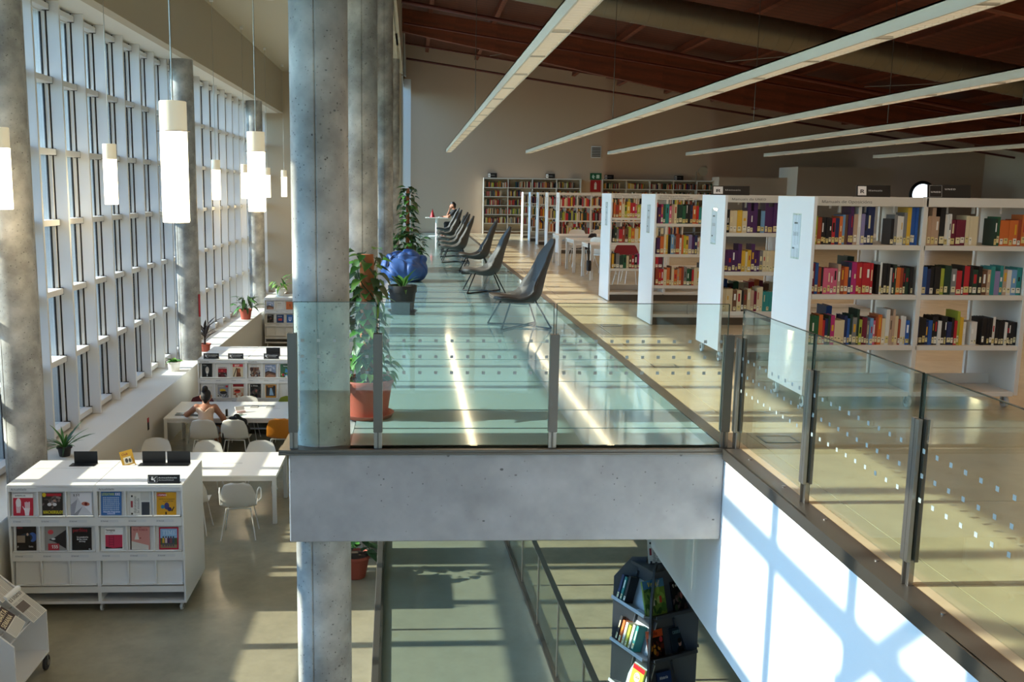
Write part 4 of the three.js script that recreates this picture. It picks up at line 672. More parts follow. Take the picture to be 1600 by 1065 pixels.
  const s4 = thing('peace_lily', 'spreading green plant in a red pot on the sill', 'plant', [-4.88, 1.09, -28.3]); pot(s4, 0.13, 0.18, 0.3, M.terracotta, 0.025); leaves(s4, 26, 'lance', [M.leaf, M.leafDark], (i) => { const a = i * 2.4, q = rr(0.05, 0.3); return [[Math.cos(a) * q, 0.32 + rr(0, 0.35), Math.sin(a) * q], Math.PI / 2 - a, rr(-0.7, 0.7)]; }, 1.15); for (let i = 0; i < 9; i++) mesh('stem', rod(V(0, 0.28, 0), V(Math.cos(i * 2.4) * 0.28, 0.55 + 0.2 * rnd(), Math.sin(i * 2.4) * 0.28), 0.006, 5), M.leafDark, s4);
  const s5 = thing('potted_lily', 'green plant in a white pot on the farthest magazine rack', 'plant', [-4.2, 1.532, -30.7]); pot(s5, 0.11, 0.15, 0.22, M.potWhite, 0.02); leaves(s5, 18, 'lance', [M.leaf, M.leafLight], (i) => { const a = i * 2.4, q = rr(0.03, 0.22); return [[Math.cos(a) * q, 0.26 + rr(0, 0.3), Math.sin(a) * q], Math.PI / 2 - a, rr(-0.4, 0.9)]; }, 1.1); mesh('flower_stem', tube([V(0, 0.2, 0), V(0.15, 0.45, 0), V(0.42, 0.72, 0)], 0.007, 16, 5), M.leaf, s5);
  const s6 = thing('potted_pothos', 'leafy plant in a terracotta pot on the floor below the gallery beam', 'plant', [-0.72, 0, -11.75]); pot(s6, 0.13, 0.19, 0.3, M.terracotta, 0.022); leaves(s6, 40, 'heart', [M.leafDark, M.leaf], (i) => { const a = i * 2.4, q = rr(0.03, 0.2); return [[Math.cos(a) * q, rr(0.3, 0.75), Math.sin(a) * q], Math.PI / 2 - a, rr(-0.4, 0.9)]; }, 1.1);
  const fe = thing('fire_extinguisher_sign', 'narrow red sign on the second window column', 'sign', [-4.72, 2.05, -21.5], 0.6); mesh('plate', bx(-0.02, 0.02, 0, 0.5, -0.01, 0.01, 0.004), M.red, fe);
  const st = thing('wall_sticker', 'red and black sticker on the breast wall under the sill', 'sticker', [-4.699, 0.6, -17.0], Math.PI / 2); mesh('black_part', bx(-0.05, 0.05, 0, 0.14, 0, 0.004), M.black, st); mesh('red_part', bx(-0.05, 0.05, 0.14, 0.22, 0, 0.004), M.red, st);
}
// ------------------------------------------------------------------ lounge chairs on the glass gallery, front towards +z
{
  const prof = [[0.4, 0.415], [0.3, 0.4], [0.1, 0.36], [-0.08, 0.352], [-0.2, 0.42], [-0.265, 0.58], [-0.33, 0.82], [-0.41, 1.04], [-0.45, 1.18]];
  const wid = capEnd(lerpT([[0, 0.26], [0.14, 0.31], [0.35, 0.335], [0.52, 0.31], [0.72, 0.215], [1, 0.105]]), 0.05, 0.95), curl = lerpT([[0, 0.015], [0.2, 0.05], [0.42, 0.15], [0.58, 0.16], [0.78, 0.08], [1, 0.02]]);
  const shell = shellGeo(prof, wid, curl, 0.035, 40, 16, lerpT([[0, 0.03], [0.25, 0.05], [0.5, 0.06], [0.75, 0.045], [1, 0.025]]));
  const pad = shellGeo(prof.slice(0, 6).map(([z, y]) => [z * 0.97 + 0.004, y + 0.014]), (u) => wid(0.02 + u * 0.5) * 0.9, (u) => curl(0.02 + u * 0.5) * 0.8, 0.014, 24, 12);
  const proto = thing('lounge_chair', '', 'chair');
  mesh('shell', shell, M.lounge, proto); mesh('seat_pad', pad, M.loungePad, proto);
  const legTop = { fl: V(0.2, 0.36, 0.2), fr: V(-0.2, 0.36, 0.2), bl: V(0.17, 0.36, -0.16), br: V(-0.17, 0.36, -0.16) }, ft = { fl: V(0.33, 0.012, 0.36), fr: V(-0.33, 0.012, 0.36), bl: V(0.33, 0.012, -0.33), br: V(-0.33, 0.012, -0.33) };
  for (const k of Object.keys(ft)) mesh('leg', rod(legTop[k], ft[k], 0.0115, 10), M.blackMetal, proto);
  mesh('cross_bar', tube([ft.fl, V(0.3, 0.012, 0.33), V(0, 0.014, 0), V(-0.3, 0.012, -0.3), ft.br], 0.0115, 30, 8), M.blackMetal, proto);
  mesh('cross_bar', tube([ft.fr, V(-0.3, 0.012, 0.33), V(0, 0.032, 0), V(0.3, 0.012, -0.3), ft.bl], 0.0115, 30, 8), M.blackMetal, proto);
  mesh('seat_rail', rod(legTop.fl, legTop.fr, 0.009), M.blackMetal, proto); mesh('seat_rail', rod(legTop.bl, legTop.br, 0.009), M.blackMetal, proto);
  const S = [[1.45, -12.85, 0.2, 'grey high backed lounge chair standing nearest the gallery end'], [1.3, -17.3, 0.06, 'second grey lounge chair along the glass gallery'], [1.42, -21.5, 0.02, 'third grey lounge chair along the glass gallery'], [1.1, -24.7, 0.0, 'grey lounge chair behind the third, its wire legs clear on the glass'], [1.12, -26.9, 0, 'grey lounge chair tucked close behind another in the far row'], [1.2, -29.2, 0, 'grey lounge chair in the middle of the far row'], [1.2, -32.8, 0.05, 'grey lounge chair just before the seated reader'], [1.28, -36.4, 0.05, 'farthest grey lounge chair, in front of the reader']];
  S.forEach(([x, z, a, l], i) => { const o = i ? dup(proto, [x, UP, z], -Math.PI / 2 + a, l) : proto; if (!i) { o.position.set(x, UP, z); o.rotation.y = -Math.PI / 2 + a; o.userData.label = l; } });
}
// bean bag
{
  const gg = sdfGeo([[[-0.2, 0.25, 0.0], 0.27, [0.22, 0.24, 0.0], 0.255], [[-0.12, 0.24, 0.14], 0.26, [0.1, 0.23, 0.15], 0.25], [[-0.1, 0.24, -0.16], 0.26, [0.14, 0.23, -0.14], 0.24], [[-0.27, 0.42, 0.02], 0.16, [-0.14, 0.5, -0.1], 0.12], [[-0.06, 0.53, -0.12], 0.09, [0.12, 0.5, -0.02], 0.1], [[0.2, 0.44, -0.1], 0.15, [0.36, 0.44, 0.0], 0.1], [[-0.04, 0.47, 0.06], 0.1, [0.12, 0.4, 0.17], 0.08], [[-0.32, 0.3, 0.14], 0.12, [-0.26, 0.46, 0.1], 0.08]], 0.012, 0.022, (P) => -P.y);
  { const p = gg.attributes.position, n = gg.attributes.normal; for (let i = 0; i < p.count; i++) { const x = p.getX(i), y = p.getY(i), z = p.getZ(i), f = Math.sin(9 * x + 5 * y + 1) + Math.sin(8 * z - 7 * y + 2 + 3 * x) + 0.6 * Math.sin(17 * x - 11 * z + 4 * y), k = (0.035 * (1 - Math.min(1, Math.abs(f) * 1.3)) + 0.012 * f) * Math.min(1, y / 0.2) * (0.5 + Math.min(1, y * 1.4)); p.setXYZ(i, x - n.getX(i) * k, Math.max(0, y - n.getY(i) * k), z - n.getZ(i) * k); } gg.computeVertexNormals(); }
  const o = thing('bean_bag', 'crumpled blue bean bag on the glass gallery', 'bean bag', [-0.16, UP, -19.4]); mesh('bag', gg, M.bean, o);
  const sm = []; for (let i = 0; i <= 20; i++) { const t = -0.75 + 1.9 * i / 20; sm.push(V(-0.34 + 0.1 * Math.abs(t) * Math.abs(t), 0.27 + 0.28 * Math.sin(t), 0.2 * Math.cos(t) + 0.05)); } mesh('seam', tube(sm, 0.008, 40, 6), M.navy, o);
}
// far reader at a pedestal table
{
  const t = thing('pedestal_table', 'white pedestal table where the reader sits at the end wall', 'table', [0.95, UP, -38.9]); mesh('table_top', bx(-0.45, 0.45, 0.72, 0.75, -0.35, 0.35, 0.012), M.tableTop, t); mesh('pillar', cyl(0.05, 0.05, 0.71, 0, 0.36, 0, 16), M.white, t); mesh('foot', bx(-0.32, 0.32, 0, 0.02, -0.25, 0.25, 0.01), M.white, t);
  const o = thing('person', 'person in black clothes reading with a hand at the chin by the end wall', 'person', [1.72, UP, -38.9], -Math.PI / 2);
  const torso = [[[0, 0.52, -0.06], 0.14, [0, 0.8, 0.0], 0.135], [[0, 0.8, 0.0], 0.135, [0, 0.96, 0.05], 0.13], [[-0.16, 1.02, 0.06], 0.07, [0.16, 1.02, 0.06], 0.07]];
  const eR = [-0.2, 0.77, 0.36], wR = [-0.06, 1.02, 0.26], eL = [0.24, 0.79, 0.3], wL = [0.05, 0.785, 0.5];
  const body = [...torso, [[0, 1.03, 0.07], 0.055, [0, 1.14, 0.11], 0.052], [[0, 1.22, 0.13], 0.085, [0, 1.26, 0.12], 0.09], [[0, 1.17, 0.18], 0.055, [0, 1.19, 0.17], 0.06], [[0, 1.215, 0.225], 0.013, [0, 1.19, 0.238], 0.015], [[-0.09, 1.2, 0.12], 0.016, [-0.092, 1.22, 0.12], 0.016], [[0.09, 1.2, 0.12], 0.016, [0.092, 1.22, 0.12], 0.016],
    [[-0.18, 1.0, 0.06], 0.06, eR, 0.046], [eR, 0.042, wR, 0.03], [[0.18, 1.0, 0.06], 0.06, eL, 0.046], [eL, 0.042, wL, 0.03]];
  for (const s of [-1, 1]) body.push([[s * 0.1, 0.5, -0.02], 0.095, [s * 0.13, 0.5, 0.4], 0.065], [[s * 0.13, 0.5, 0.4], 0.062, [s * 0.12, 0.1, 0.42], 0.04], [[s * 0.12, 0.05, 0.4], 0.04, [s * 0.12, 0.034, 0.58], 0.032]);
  mesh('body', merge([sdfGeo(body, 0.014, 0.035), sdfGeo(handBones([-0.05, 1.06, 0.25], [0.2, 1, 0.0], 1).map((b) => b), 0.004, 0.008), sdfGeo(handBones(wL, [-0.3, 0, 1], -1), 0.004, 0.008)]), M.skin, o);
  mesh('shirt', sdfGeo([...torso.map(([a, ra, b, rb]) => [a, ra + 0.014, b, rb + 0.014]), [[-0.18, 1.0, 0.06], 0.074, [-0.2, 0.86, 0.24], 0.062], [[0.18, 1.0, 0.06], 0.074, [0.22, 0.87, 0.2], 0.062]], 0.013, 0.035, (P) => P.y - 1.08), M.blackCloth, o);
  mesh('trousers', sdfGeo([[[-0.09, 0.52, -0.05], 0.14, [0.09, 0.52, -0.05], 0.14], ...[-1, 1].flatMap((s) => [[[s * 0.1, 0.5, -0.02], 0.108, [s * 0.13, 0.5, 0.4], 0.078], [[s * 0.13, 0.5, 0.4], 0.075, [s * 0.12, 0.12, 0.42], 0.056]])], 0.014, 0.02, (P) => P.y - 0.64), M.blackCloth, o);
  mesh('hair', sdfGeo([[[0, 1.25, 0.09], 0.095, [0, 1.29, 0.12], 0.088], [[0, 1.31, 0.17], 0.05, [0, 1.3, 0.2], 0.035], [[0, 1.18, 0.06], 0.06, [0, 1.2, 0.07], 0.07]], 0.008, 0.02, (P) => Math.max(P.z - 0.21, P.y < 1.24 ? P.z - 0.11 : -1)), M.hair, o);
  const ch = stackChair([1.78, UP, -38.9], -Math.PI / 2, M.lounge, 'grey chair under the reader in black');
  const c = thing('sign_cone', 'red pointed table sign before the reader', 'sign', [0.78, UP + 0.75, -38.85]); mesh('cone', new THREE.ConeGeometry(0.1, 0.36, 4).translate(0, 0.18, 0), M.red, c); mesh('base', bx(-0.12, 0.12, 0, 0.012, -0.12, 0.12, 0.004), M.red, c);
  const b = thing('open_book', 'open book lying before the reader', 'book', [1.2, UP + 0.75, -38.95], 0.1); mesh('left_pages', bx(-0.17, 0, 0, 0.02, -0.11, 0.11, 0.008), M.paper, b); mesh('right_pages', bx(0, 0.17, 0, 0.02, -0.11, 0.11, 0.008), M.paper, b); mesh('cover', bx(-0.175, 0.175, 0, 0.004, -0.115, 0.115), M.maroon, b);
}
// ------------------------------------------------------------------ hall tables and chairs
{
  [[4.45, -24.4, 'cream hall table farthest along the bookcases'], [4.45, -22.25, 'cream hall table in the middle of three'], [4.5, -20.35, 'cream hall table nearest the fourth bookcase']].forEach(([x, z, l]) => { const t = table([x, UP, z], 1.66, 1.1, l); });
  stackChair([4.15, UP, -23.35], Math.PI + 0.9, M.navy, 'navy chair between the far and middle hall tables'); stackChair([4.35, UP, -25.3], 0.0, M.chairWhite, 'cream chair behind the farthest hall table');
  stackChair([4.25, UP, -21.35], Math.PI - 0.8, M.chairWhite, 'cream chair turned aside before the middle hall table'); stackChair([4.9, UP, -22.95], 0, M.chairWhite, 'cream chair behind the middle hall table'); stackChair([5.0, UP, -25.4], 0, M.chairWhite, 'cream chair at the right end of the farthest hall table');
  stackChair([4.1, UP, -18.2], 0.0, M.redChair, 'dark red chair behind the fourth bookcase'); stackChair([4.5, UP, -19.4], Math.PI, M.chairWhite, 'white chair before the nearest hall table');
  const bg = thing('shoulder_bag', 'black strap bag hanging on the hall table corner', 'bag', [3.62, UP, -19.75]); mesh('strap', bx(-0.015, 0.015, 0.3, 0.78, -0.02, 0.02, 0.006), M.blackCloth, bg); mesh('pouch', bx(-0.03, 0.05, 0.2, 0.42, -0.08, 0.08, 0.025), M.blackCloth, bg);
}
// ------------------------------------------------------------------ bookcases
const SH = [0.15, 0.55, 0.98, 1.395];                    // shelf levels above the upper floor
function bookcase(label, x, z, bays, depth, head, casters, cellHead) {
  const o = thing('bookcase', label, 'bookcase', [x, UP, z]), bw = 0.923, b = 0.12, H = 1.79;   // origin: front left floor corner, front towards +z
  const ep = mesh('end_panel', bx(-0.0, 0.028, casters ? b : 0.01, H, -depth, 0, 0.003), M.white, o);
  const lb = mesh('end_label', sheet(0.16, 0.36, 0.002, 'endlabel'), printM, ep); lb.rotation.y = -Math.PI / 2; lb.position.set(-0.0005, 1.27, -depth * 0.42);
  mesh('label_sleeve', bx(-0.004, -0.0005, 1.255, 1.645, -depth * 0.42 - 0.09, -depth * 0.42 + 0.09), M.glass, ep);
  for (let i = 0; i < bays; i++) {
    const x0 = 0.028 + i * bw, x1 = x0 + bw;
    for (const s of [0.01, -depth + 0.05]) mesh('upright', bx(x1 - 0.02, x1 + 0.018, b, H - 0.002, s - 0.05, s - 0.012, 0.002), M.shelfWhite, o);
    mesh('web_panel', bx(x1 - 0.006, x1 + 0.006, b, H - 0.05, -depth + 0.05, -0.05), M.shelfWhite, o);
    SH.forEach((h, j) => { mesh('shelf', bx(x0 + 0.004, x1 - 0.022, h - 0.04, h, -0.37, -0.002, 0.003), M.shelfWhite, o); mesh('shelf', bx(x0 + 0.004, x1 - 0.022, h - 0.04, h, -depth + 0.002, -depth + 0.37, 0.003), M.shelfWhite, o); });
    const hd = mesh('header', bx(x0, x1 - 0.022, H - 0.075, H, -0.02, -0.002), M.shelfWhite, o); mesh('header', bx(x0, x1 - 0.022, H - 0.075, H, -depth + 0.002, -depth + 0.02), M.shelfWhite, o); mesh('top_strip', bx(x0, x1 - 0.022, H - 0.02, H - 0.002, -depth + 0.02, -0.02), M.shelfWhite, o);
    if (i === 0 && cellHead) { const t = mesh('header_text', sheet(bw - 0.05, 0.065, 0.002, cellHead), printM, hd); t.position.set((x0 + x1) / 2 - 0.01, H - 0.07, -0.0015); }
    for (const q of [0.25, 0.5, 0.75]) mesh('divider_hook', bx(x0 + bw * q - 0.008, x0 + bw * q + 0.008, H - 0.13, H - 0.075, -0.12, -0.09), M.shelfWhite, o);
    mesh('back_stop', bx(x0, x1, SH[0], SH[0] + 0.09, -depth / 2 - 0.006, -depth / 2 + 0.006), M.shelfWhite, o);
  }
  if (casters) for (let i = 0; i <= bays; i++) for (const s of [-0.09, -depth + 0.09]) caster(o, 0.05 + i * bw - (i === bays ? 0.06 : 0), s, 0.05, b);
  else mesh('plinth', bx(0.03, bays * bw, 0, 0.11, -depth + 0.06, -0.06), M.darkSteel, o);
  return o;
}
const unitCover = merge([bx(-0.5, 0.5, 0, 1, -0.03, 0), bx(-0.5, -0.4, 0, 1, -1, -0.03), bx(0.4, 0.5, 0, 1, -1, -0.03)]), unitPages = bx(-0.42, 0.42, 0.015, 0.98, -0.98, -0.03), unitTag = bx(-0.46, 0.46, 0, 1, 0, 0.002);
const bookMats = {}; const bookMat = (c) => (bookMats[c] ??= mat(c, 0.5));
const CN = { k: ['black', '#17171a'], n: ['navy', '#1c2a55'], b: ['blue', '#24559c'], s: ['light blue', '#6f9cc4'], r: ['red', '#b8222c'], m: ['maroon', '#6c1730'], p: ['pink', '#d2607f'], o: ['orange', '#cf6a2c'], y: ['yellow', '#d8aa30'], l: ['lime', '#a9b13c'], g: ['green', '#1f5a3a'], d: ['dark green', '#1c3a2c'], t: ['teal', '#2f8a86'], w: ['white', '#dcd9d0'], c: ['cream', '#d8c8a2'], e: ['beige', '#b89a80'], u: ['purple', '#4a2358'], v: ['lavender', '#8a80a8'], a: ['grey', '#7d7c7a'], x: ['brown', '#6a4630'], h: ['rust', '#9a4024'], f: ['magenta', '#b32a6e'] };
let nBooks = 0; const stickM = [M.sticker, M.sticker, mat(0xe8e2cf, 0.7), mat(0xd9c57f, 0.7)];
const ORD = ['first', 'second', 'third', 'fourth', 'fifth', 'sixth', 'seventh', 'eighth', 'ninth', 'tenth', 'eleventh', 'twelfth', 'thirteenth', 'fourteenth', 'fifteenth', 'sixteenth', 'seventeenth', 'eighteenth', 'nineteenth', 'twentieth'], seen = {};
function book(x, y, z, w, h, d, code, shelf, where, tilt = 0) {
  const [cn, cc] = CN[code], o = new THREE.Group(); o.name = numbered('book'); o.position.set(x, y, z); if (tilt) o.rotation.z = tilt; scene.add(o); nBooks++;
  const key = cn + shelf + where; seen[key] = (seen[key] ?? -1) + 1;
  tag(o, `${ORD[seen[key]] ?? 'last'} ${cn} book from the end panel, ${shelf} of ${where}`, 'book', `books on the ${shelf} of ${where}`);
  const c = mesh('cover', unitCover, bookMat(cc), o); c.scale.set(w, h, d);
  const p = mesh('pages', unitPages, M.pages, o); p.scale.set(w, h, d);
  if (rnd() > 0.1) { const t = mesh('spine_label', unitTag, pick(stickM), o); t.scale.set(w * rr(0.7, 1), Math.min(0.06, h * rr(0.16, 0.25)), 1); t.position.y = rr(0.008, 0.026); const u = mesh('label_print', unitTag, M.darkSteel, o); u.scale.set(w * 0.45, 0.008, 1.2); u.position.y = t.position.y + t.scale.y * 0.6; }
  if (rnd() < 0.45) { const t = mesh('spine_title', unitTag, pick([M.paper, M.sticker, M.paper, M.red, M.yellow, M.black]), o); t.scale.set(w * rr(0.25, 0.6), h * rr(0.12, 0.4), 0.6); t.position.y = h * rr(0.42, 0.55); }
  return o;
}
// fills a shelf from a string of colour codes; '.' leaves a gap, a capital letter makes the book tall, digits after a code repeat it
function fill(codes, x0, x1, y, z, shelf, where, wid = 0.03, hh = 0.23) {
  const list = []; for (const m of codes.matchAll(/([a-zA-Z.])(\d*)/g)) for (let i = 0; i < (+m[2] || 1); i++) list.push(m[1]);
  const ws = list.map((q) => (q === '.' ? wid * 1.3 : wid * (q === 'k' || q === 'w' ? 0.8 : 1) * rr(0.65, 1.3))), sum = ws.reduce((a, b) => a + b, 0), k = (x1 - x0) / sum; let x = x0;
  let run = null, rh = 0;
  list.forEach((q, i) => { const w = ws[i] * k; if (q !== '.') { const lc = q.toLowerCase(); if (lc !== run) { run = lc; rh = hh * rr(0.86, 1.1); } const h = q !== lc ? hh * 1.28 : rh * rr(0.985, 1.01); book(x + w / 2, y, z - rr(0, 0.012), w * 0.96, h, rr(0.15, 0.19), lc, shelf, where); } x += w; });
}
{
  const R1 = 'the nearest bookcase', R2 = 'the second bookcase', R3 = 'the third bookcase', R4 = 'the fourth bookcase';
  const names = ['bottom shelf', 'lower shelf', 'middle shelf', 'top shelf'];
  bookcase('white wheeled bookcase headed Manuais de Oposicións behind the side balustrade', 3.3, -7.86, 2, 0.8, null, true, 'head1');
  bookcase('white wheeled bookcase headed Manuais da UNED behind the nearest one', 3.3, -10.15, 2, 0.82, null, true, 'head2');
  bookcase('third white bookcase in the row, standing flush on the floor', 3.28, -13.05, 2, 0.8, null, false, 'head3');
  bookcase('fourth white bookcase in the row with a red chair seen behind it', 3.28, -16.0, 2, 0.8, null, false, 'head3');
  const X = 3.335, b2 = X + 0.923, Y = (j) => UP + SH[j] + 0.0005, z1 = -7.9;
  fill('lhk4rnosxuUeWvnN2....kaw2aYB3', X, X + 0.88, Y(3), z1, 'top shelf, left bay', R1, 0.03, 0.245);
  fill('mbhkp3pehonf2r5.kwk3wkdohkdk2', X, X + 0.88, Y(2), z1, 'middle shelf, left bay', R1, 0.03, 0.25);
  fill('g3orndfcc2nbdaDlmmasphocWeEchw2b', X, X + 0.88, Y(1), z1, 'lower shelf, left bay', R1, 0.03, 0.235);
  fill('ceEeKw2m3c3...dgo3oho', b2, b2 + 0.9, Y(3), z1, 'top shelf, right bay', R1, 0.035, 0.245);
  fill('nbnkkklddarkrkdkxetvtewst', b2, b2 + 0.9, Y(2), z1, 'middle shelf, right bay', R1, 0.03, 0.23);
  fill('nkknbkkwk2nkrLyw.ww.k4wk3wk4', b2, b2 + 0.9, Y(1), z1, 'lower shelf, right bay', R1, 0.03, 0.225);
  book(3.62, Y(1), -8.16, 0.05, 0.3, 0.2, 'b', 'lower shelf, back row', R1); book(3.78, Y(2), -8.16, 0.06, 0.3, 0.2, 'd', 'middle shelf, back row', R1);
  const z2 = -10.19;
  fill('kccycUuUksUuUeycc2c', X, X + 0.82, Y(3), z2, 'top shelf', R2, 0.04, 0.25);
  fill('u3uUycyUuuacc2cc......', X, X + 0.86, Y(2), z2, 'middle shelf', R2, 0.04, 0.23);
  fill('cccxckxcemcctt2tnw...', X, X + 0.86, Y(1), z2, 'lower shelf', R2, 0.04, 0.24);
  fill('hobkgceromxcny', X, X + 0.86, Y(1) + 0.0, -10.66, 'lower shelf, back row', R2, 0.05, 0.3);
  const z3 = -13.09;
  fill('ufgtpecddgkknortydlrnb2', X, X + 0.82, Y(3), z3, 'top shelf', R3, 0.035, 0.24);
  fill('uocyksahwolyvunwckyakcc', X, X + 0.86, Y(2), z3, 'middle shelf', R3, 0.035, 0.25);
  fill('hrrcoxcoeohagdrccKTkvfpf', X, X + 0.86, Y(1), z3, 'lower shelf', R3, 0.035, 0.24);
  const z4 = -16.04;
  fill('ohoclyrrflcfemkyrhx', X, X + 0.86, Y(3), z4, 'top shelf', R4, 0.04, 0.24);
  fill('kdarhxlocykbsxcac', X, X + 0.86, Y(2), z4, 'middle shelf', R4, 0.04, 0.25);
  fill('ykadgcxrkftgdycrm', X, X + 0.86, Y(1), z4, 'lower shelf', R4, 0.04, 0.24);
  const be = thing('bookend', 'small clear wire bookend on the empty bottom shelf of the third bookcase', 'bookend', [3.85, UP + SH[0], -13.12]); mesh('wire', tube([V(-0.04, 0.004, 0.06), V(-0.04, 0.004, 0), V(-0.04, 0.15, 0), V(0.04, 0.15, 0), V(0.04, 0.004, 0), V(0.04, 0.004, 0.06)], 0.004, 40, 6), M.steel, be);
  sign(3.5, UP + 1.79, -10.6, 0.42, 0.1, 'signR', 'black sign on the bookcase headed Manuais da UNED'); sign(4.0, UP + 1.79, -8.3, 0.3, 0.1, 'signR', 'black sign on the left bay of the nearest bookcase'); sign(4.62, UP + 1.79, -8.2, 0.38, 0.11, 'signU', 'black sign reading UNED on the nearest bookcase');
  // far bookcases and wall shelves
  const farB = [[-37.9, 'farthest of the five small bookcases'], [-35.5, 'second farthest of the five small bookcases'], [-33.2, 'middle one of the five small bookcases'], [-30.9, 'fourth of the five small bookcases'], [-28.5, 'long white bookcase behind the hall tables']];
  farB.forEach(([z, l]) => bookcase('white ' + l.replace('white ', ''), 4.3, z, 4, 0.6, null, false));
  const wall = (x, n, z, label) => { const o = thing('wall_shelf', label, 'bookcase', [x, UP, z]); const W = 1.045; for (let i = 0; i <= n; i++) mesh('upright', bx(i * W - 0.02, i * W + 0.02, 0, 2.38, -0.3, 0), M.shelfWhite, o); for (let i = 0; i < n; i++) { for (const h of [0.12, 0.46, 0.84, 1.22, 1.6, 1.98]) mesh('shelf', bx(i * W + 0.021, (i + 1) * W - 0.021, h - 0.035, h, -0.3, -0.004), M.shelfWhite, o); mesh('top', bx(i * W + 0.021, (i + 1) * W - 0.021, 2.33, 2.38, -0.3, 0), M.shelfWhite, o); mesh('back', bx(i * W + 0.021, (i + 1) * W - 0.021, 0.12, 2.33, -0.3, -0.292), M.beige, o); } };
  wall(3.03, 4, -41.68, 'tall white wall shelf beside the end wall exit sign'); wall(8.3, 5, -42.38, 'tall white wall shelf in the recess beyond the exit sign');
  const P = [], C = [], col = new THREE.Color(), keys = 'kkndmhoxecccyerraglw'.split('');
  const row = (x0, x1, y, z, h, gapP) => { let x = x0; while (x < x1) { const w = rr(0.02, 0.05); if (rnd() > gapP) { const g = bx(x, x + w * 0.94, y, y + h * rr(0.78, 1.1), z - 0.17, z - rr(0, 0.02)).toNonIndexed(); P.push(g); col.set(CN[pick(keys)][1]); const n = g.attributes.position.count, a = new Float32Array(n * 3); for (let i = 0; i < n; i++) { const pale = g.attributes.position.getY(i) < y + 1e-4 ? 1 : 1; a.set([col.r * pale, col.g * pale, col.b * pale], 3 * i); } g.setAttribute('color', new THREE.BufferAttribute(a, 3)); } else if (rnd() < 0.3) x += 0.2; x += w; } };
  const tags = [];
  for (const [z] of farB) for (let i = 0; i < 4; i++) for (const j of [1, 2, 3]) { const a = 4.345 + i * 0.923; row(a, a + 0.86, UP + SH[j], z - 0.03, 0.25, 0.05); tags.push(bx(a, a + 0.6, UP + SH[j] + 0.012, UP + SH[j] + 0.055, z - 0.03, z - 0.028)); }
  for (const [x, n, z] of [[3.03, 4, -41.7], [8.3, 5, -42.4]]) for (let i = 0; i < n; i++) for (const h of [0.46, 0.84, 1.22, 1.6, 1.98]) { const a = x + i * 1.045 + 0.04; row(a, a + (rnd() < 0.4 ? 0.72 : 0.95), UP + h, z, 0.24, 0.06); }
  const g = mergeGeometries(P), mm = new THREE.Mesh(g, new THREE.MeshStandardMaterial({ vertexColors: true, roughness: 0.6 })); mm.name = 'books'; mm.userData = { kind: 'stuff', label: 'rows of small books on the far bookcases and wall shelves', category: 'books' }; mm.castShadow = mm.receiveShadow = true; scene.add(mm);
  // signs on the wall
  const ws = (x, y, z, w, h, c, l) => { const m = mesh('wall_sign', sheet(w, h, 0.02, c), printM); m.position.set(x, y, z); tag(m, l, 'sign'); };
  ws(7.9, 5.42, -41.99, 0.5, 0.28, 'exit', 'green emergency exit sign on the end wall'); ws(7.9, 4.9, -41.99, 0.45, 0.5, 'fire', 'red fire extinguisher sign below the green exit sign');
  const gr = thing('wall_grille', 'grey ventilation grille above the exit sign', 'grille', [7.88, 6.35, -41.99]); mesh('frame', bx(-0.22, 0.22, 0, 0.5, 0, 0.02), M.sill, gr); for (let k = 0; k < 6; k++) mesh('slat', bx(-0.19, 0.19, 0.05 + k * 0.07, 0.09 + k * 0.07, 0.02, 0.03), M.darkSteel, gr);
  const sp = thing('wall_speaker', 'round pale speaker on the recess wall', 'speaker', [12.75, 5.85, -42.68]); mesh('body', new THREE.CylinderGeometry(0.2, 0.17, 0.2, 24).rotateX(Math.PI / 2).translate(0, 0, 0.1), M.beige, sp); mesh('cable', cyl(0.02, 0.02, 1.2, -0.25, -0.6, 0.02, 6), M.beige, sp);
  [[3.4, 5.45, -41.85], [5.9, 5.45, -41.85], [8.6, 5.45, -42.55], [11.7, 5.45, -42.55]].forEach(([x, y, z], i) => sign(x, y, z, 0.4, 0.2, 'signR', ['small black sign on the left end of the wall shelf', 'small black sign above the middle of the wall shelf', 'small black sign on the recess wall shelf by the corner', 'small black sign on the recess wall shelf near the speaker'][i]));
  // floor boxes
  [[2.72, -6.85], [2.66, -9.9], [2.72, -13.0], [2.7, -18.5], [3.05, -4.0]].forEach(([x, z], i) => { const o = thing('floor_box', ['floor socket hatch by the balustrade corner', 'floor socket hatch before the second bookcase', 'floor socket hatch before the third bookcase', 'floor socket hatch before the hall tables', 'floor socket hatch beside the third balustrade post'][i], 'floor hatch', [x, UP, z]); mesh('frame', [bx(-0.13, 0.13, 0, 0.004, -0.1, -0.085), bx(-0.13, 0.13, 0, 0.004, 0.085, 0.1), bx(-0.13, -0.115, 0, 0.004, -0.1, 0.1), bx(0.115, 0.13, 0, 0.004, -0.1, 0.1)], M.darkSteel, o); mesh('lid', bx(-0.115, 0.115, 0, 0.003, -0.085, 0.085), M.floorUp, o); });
}
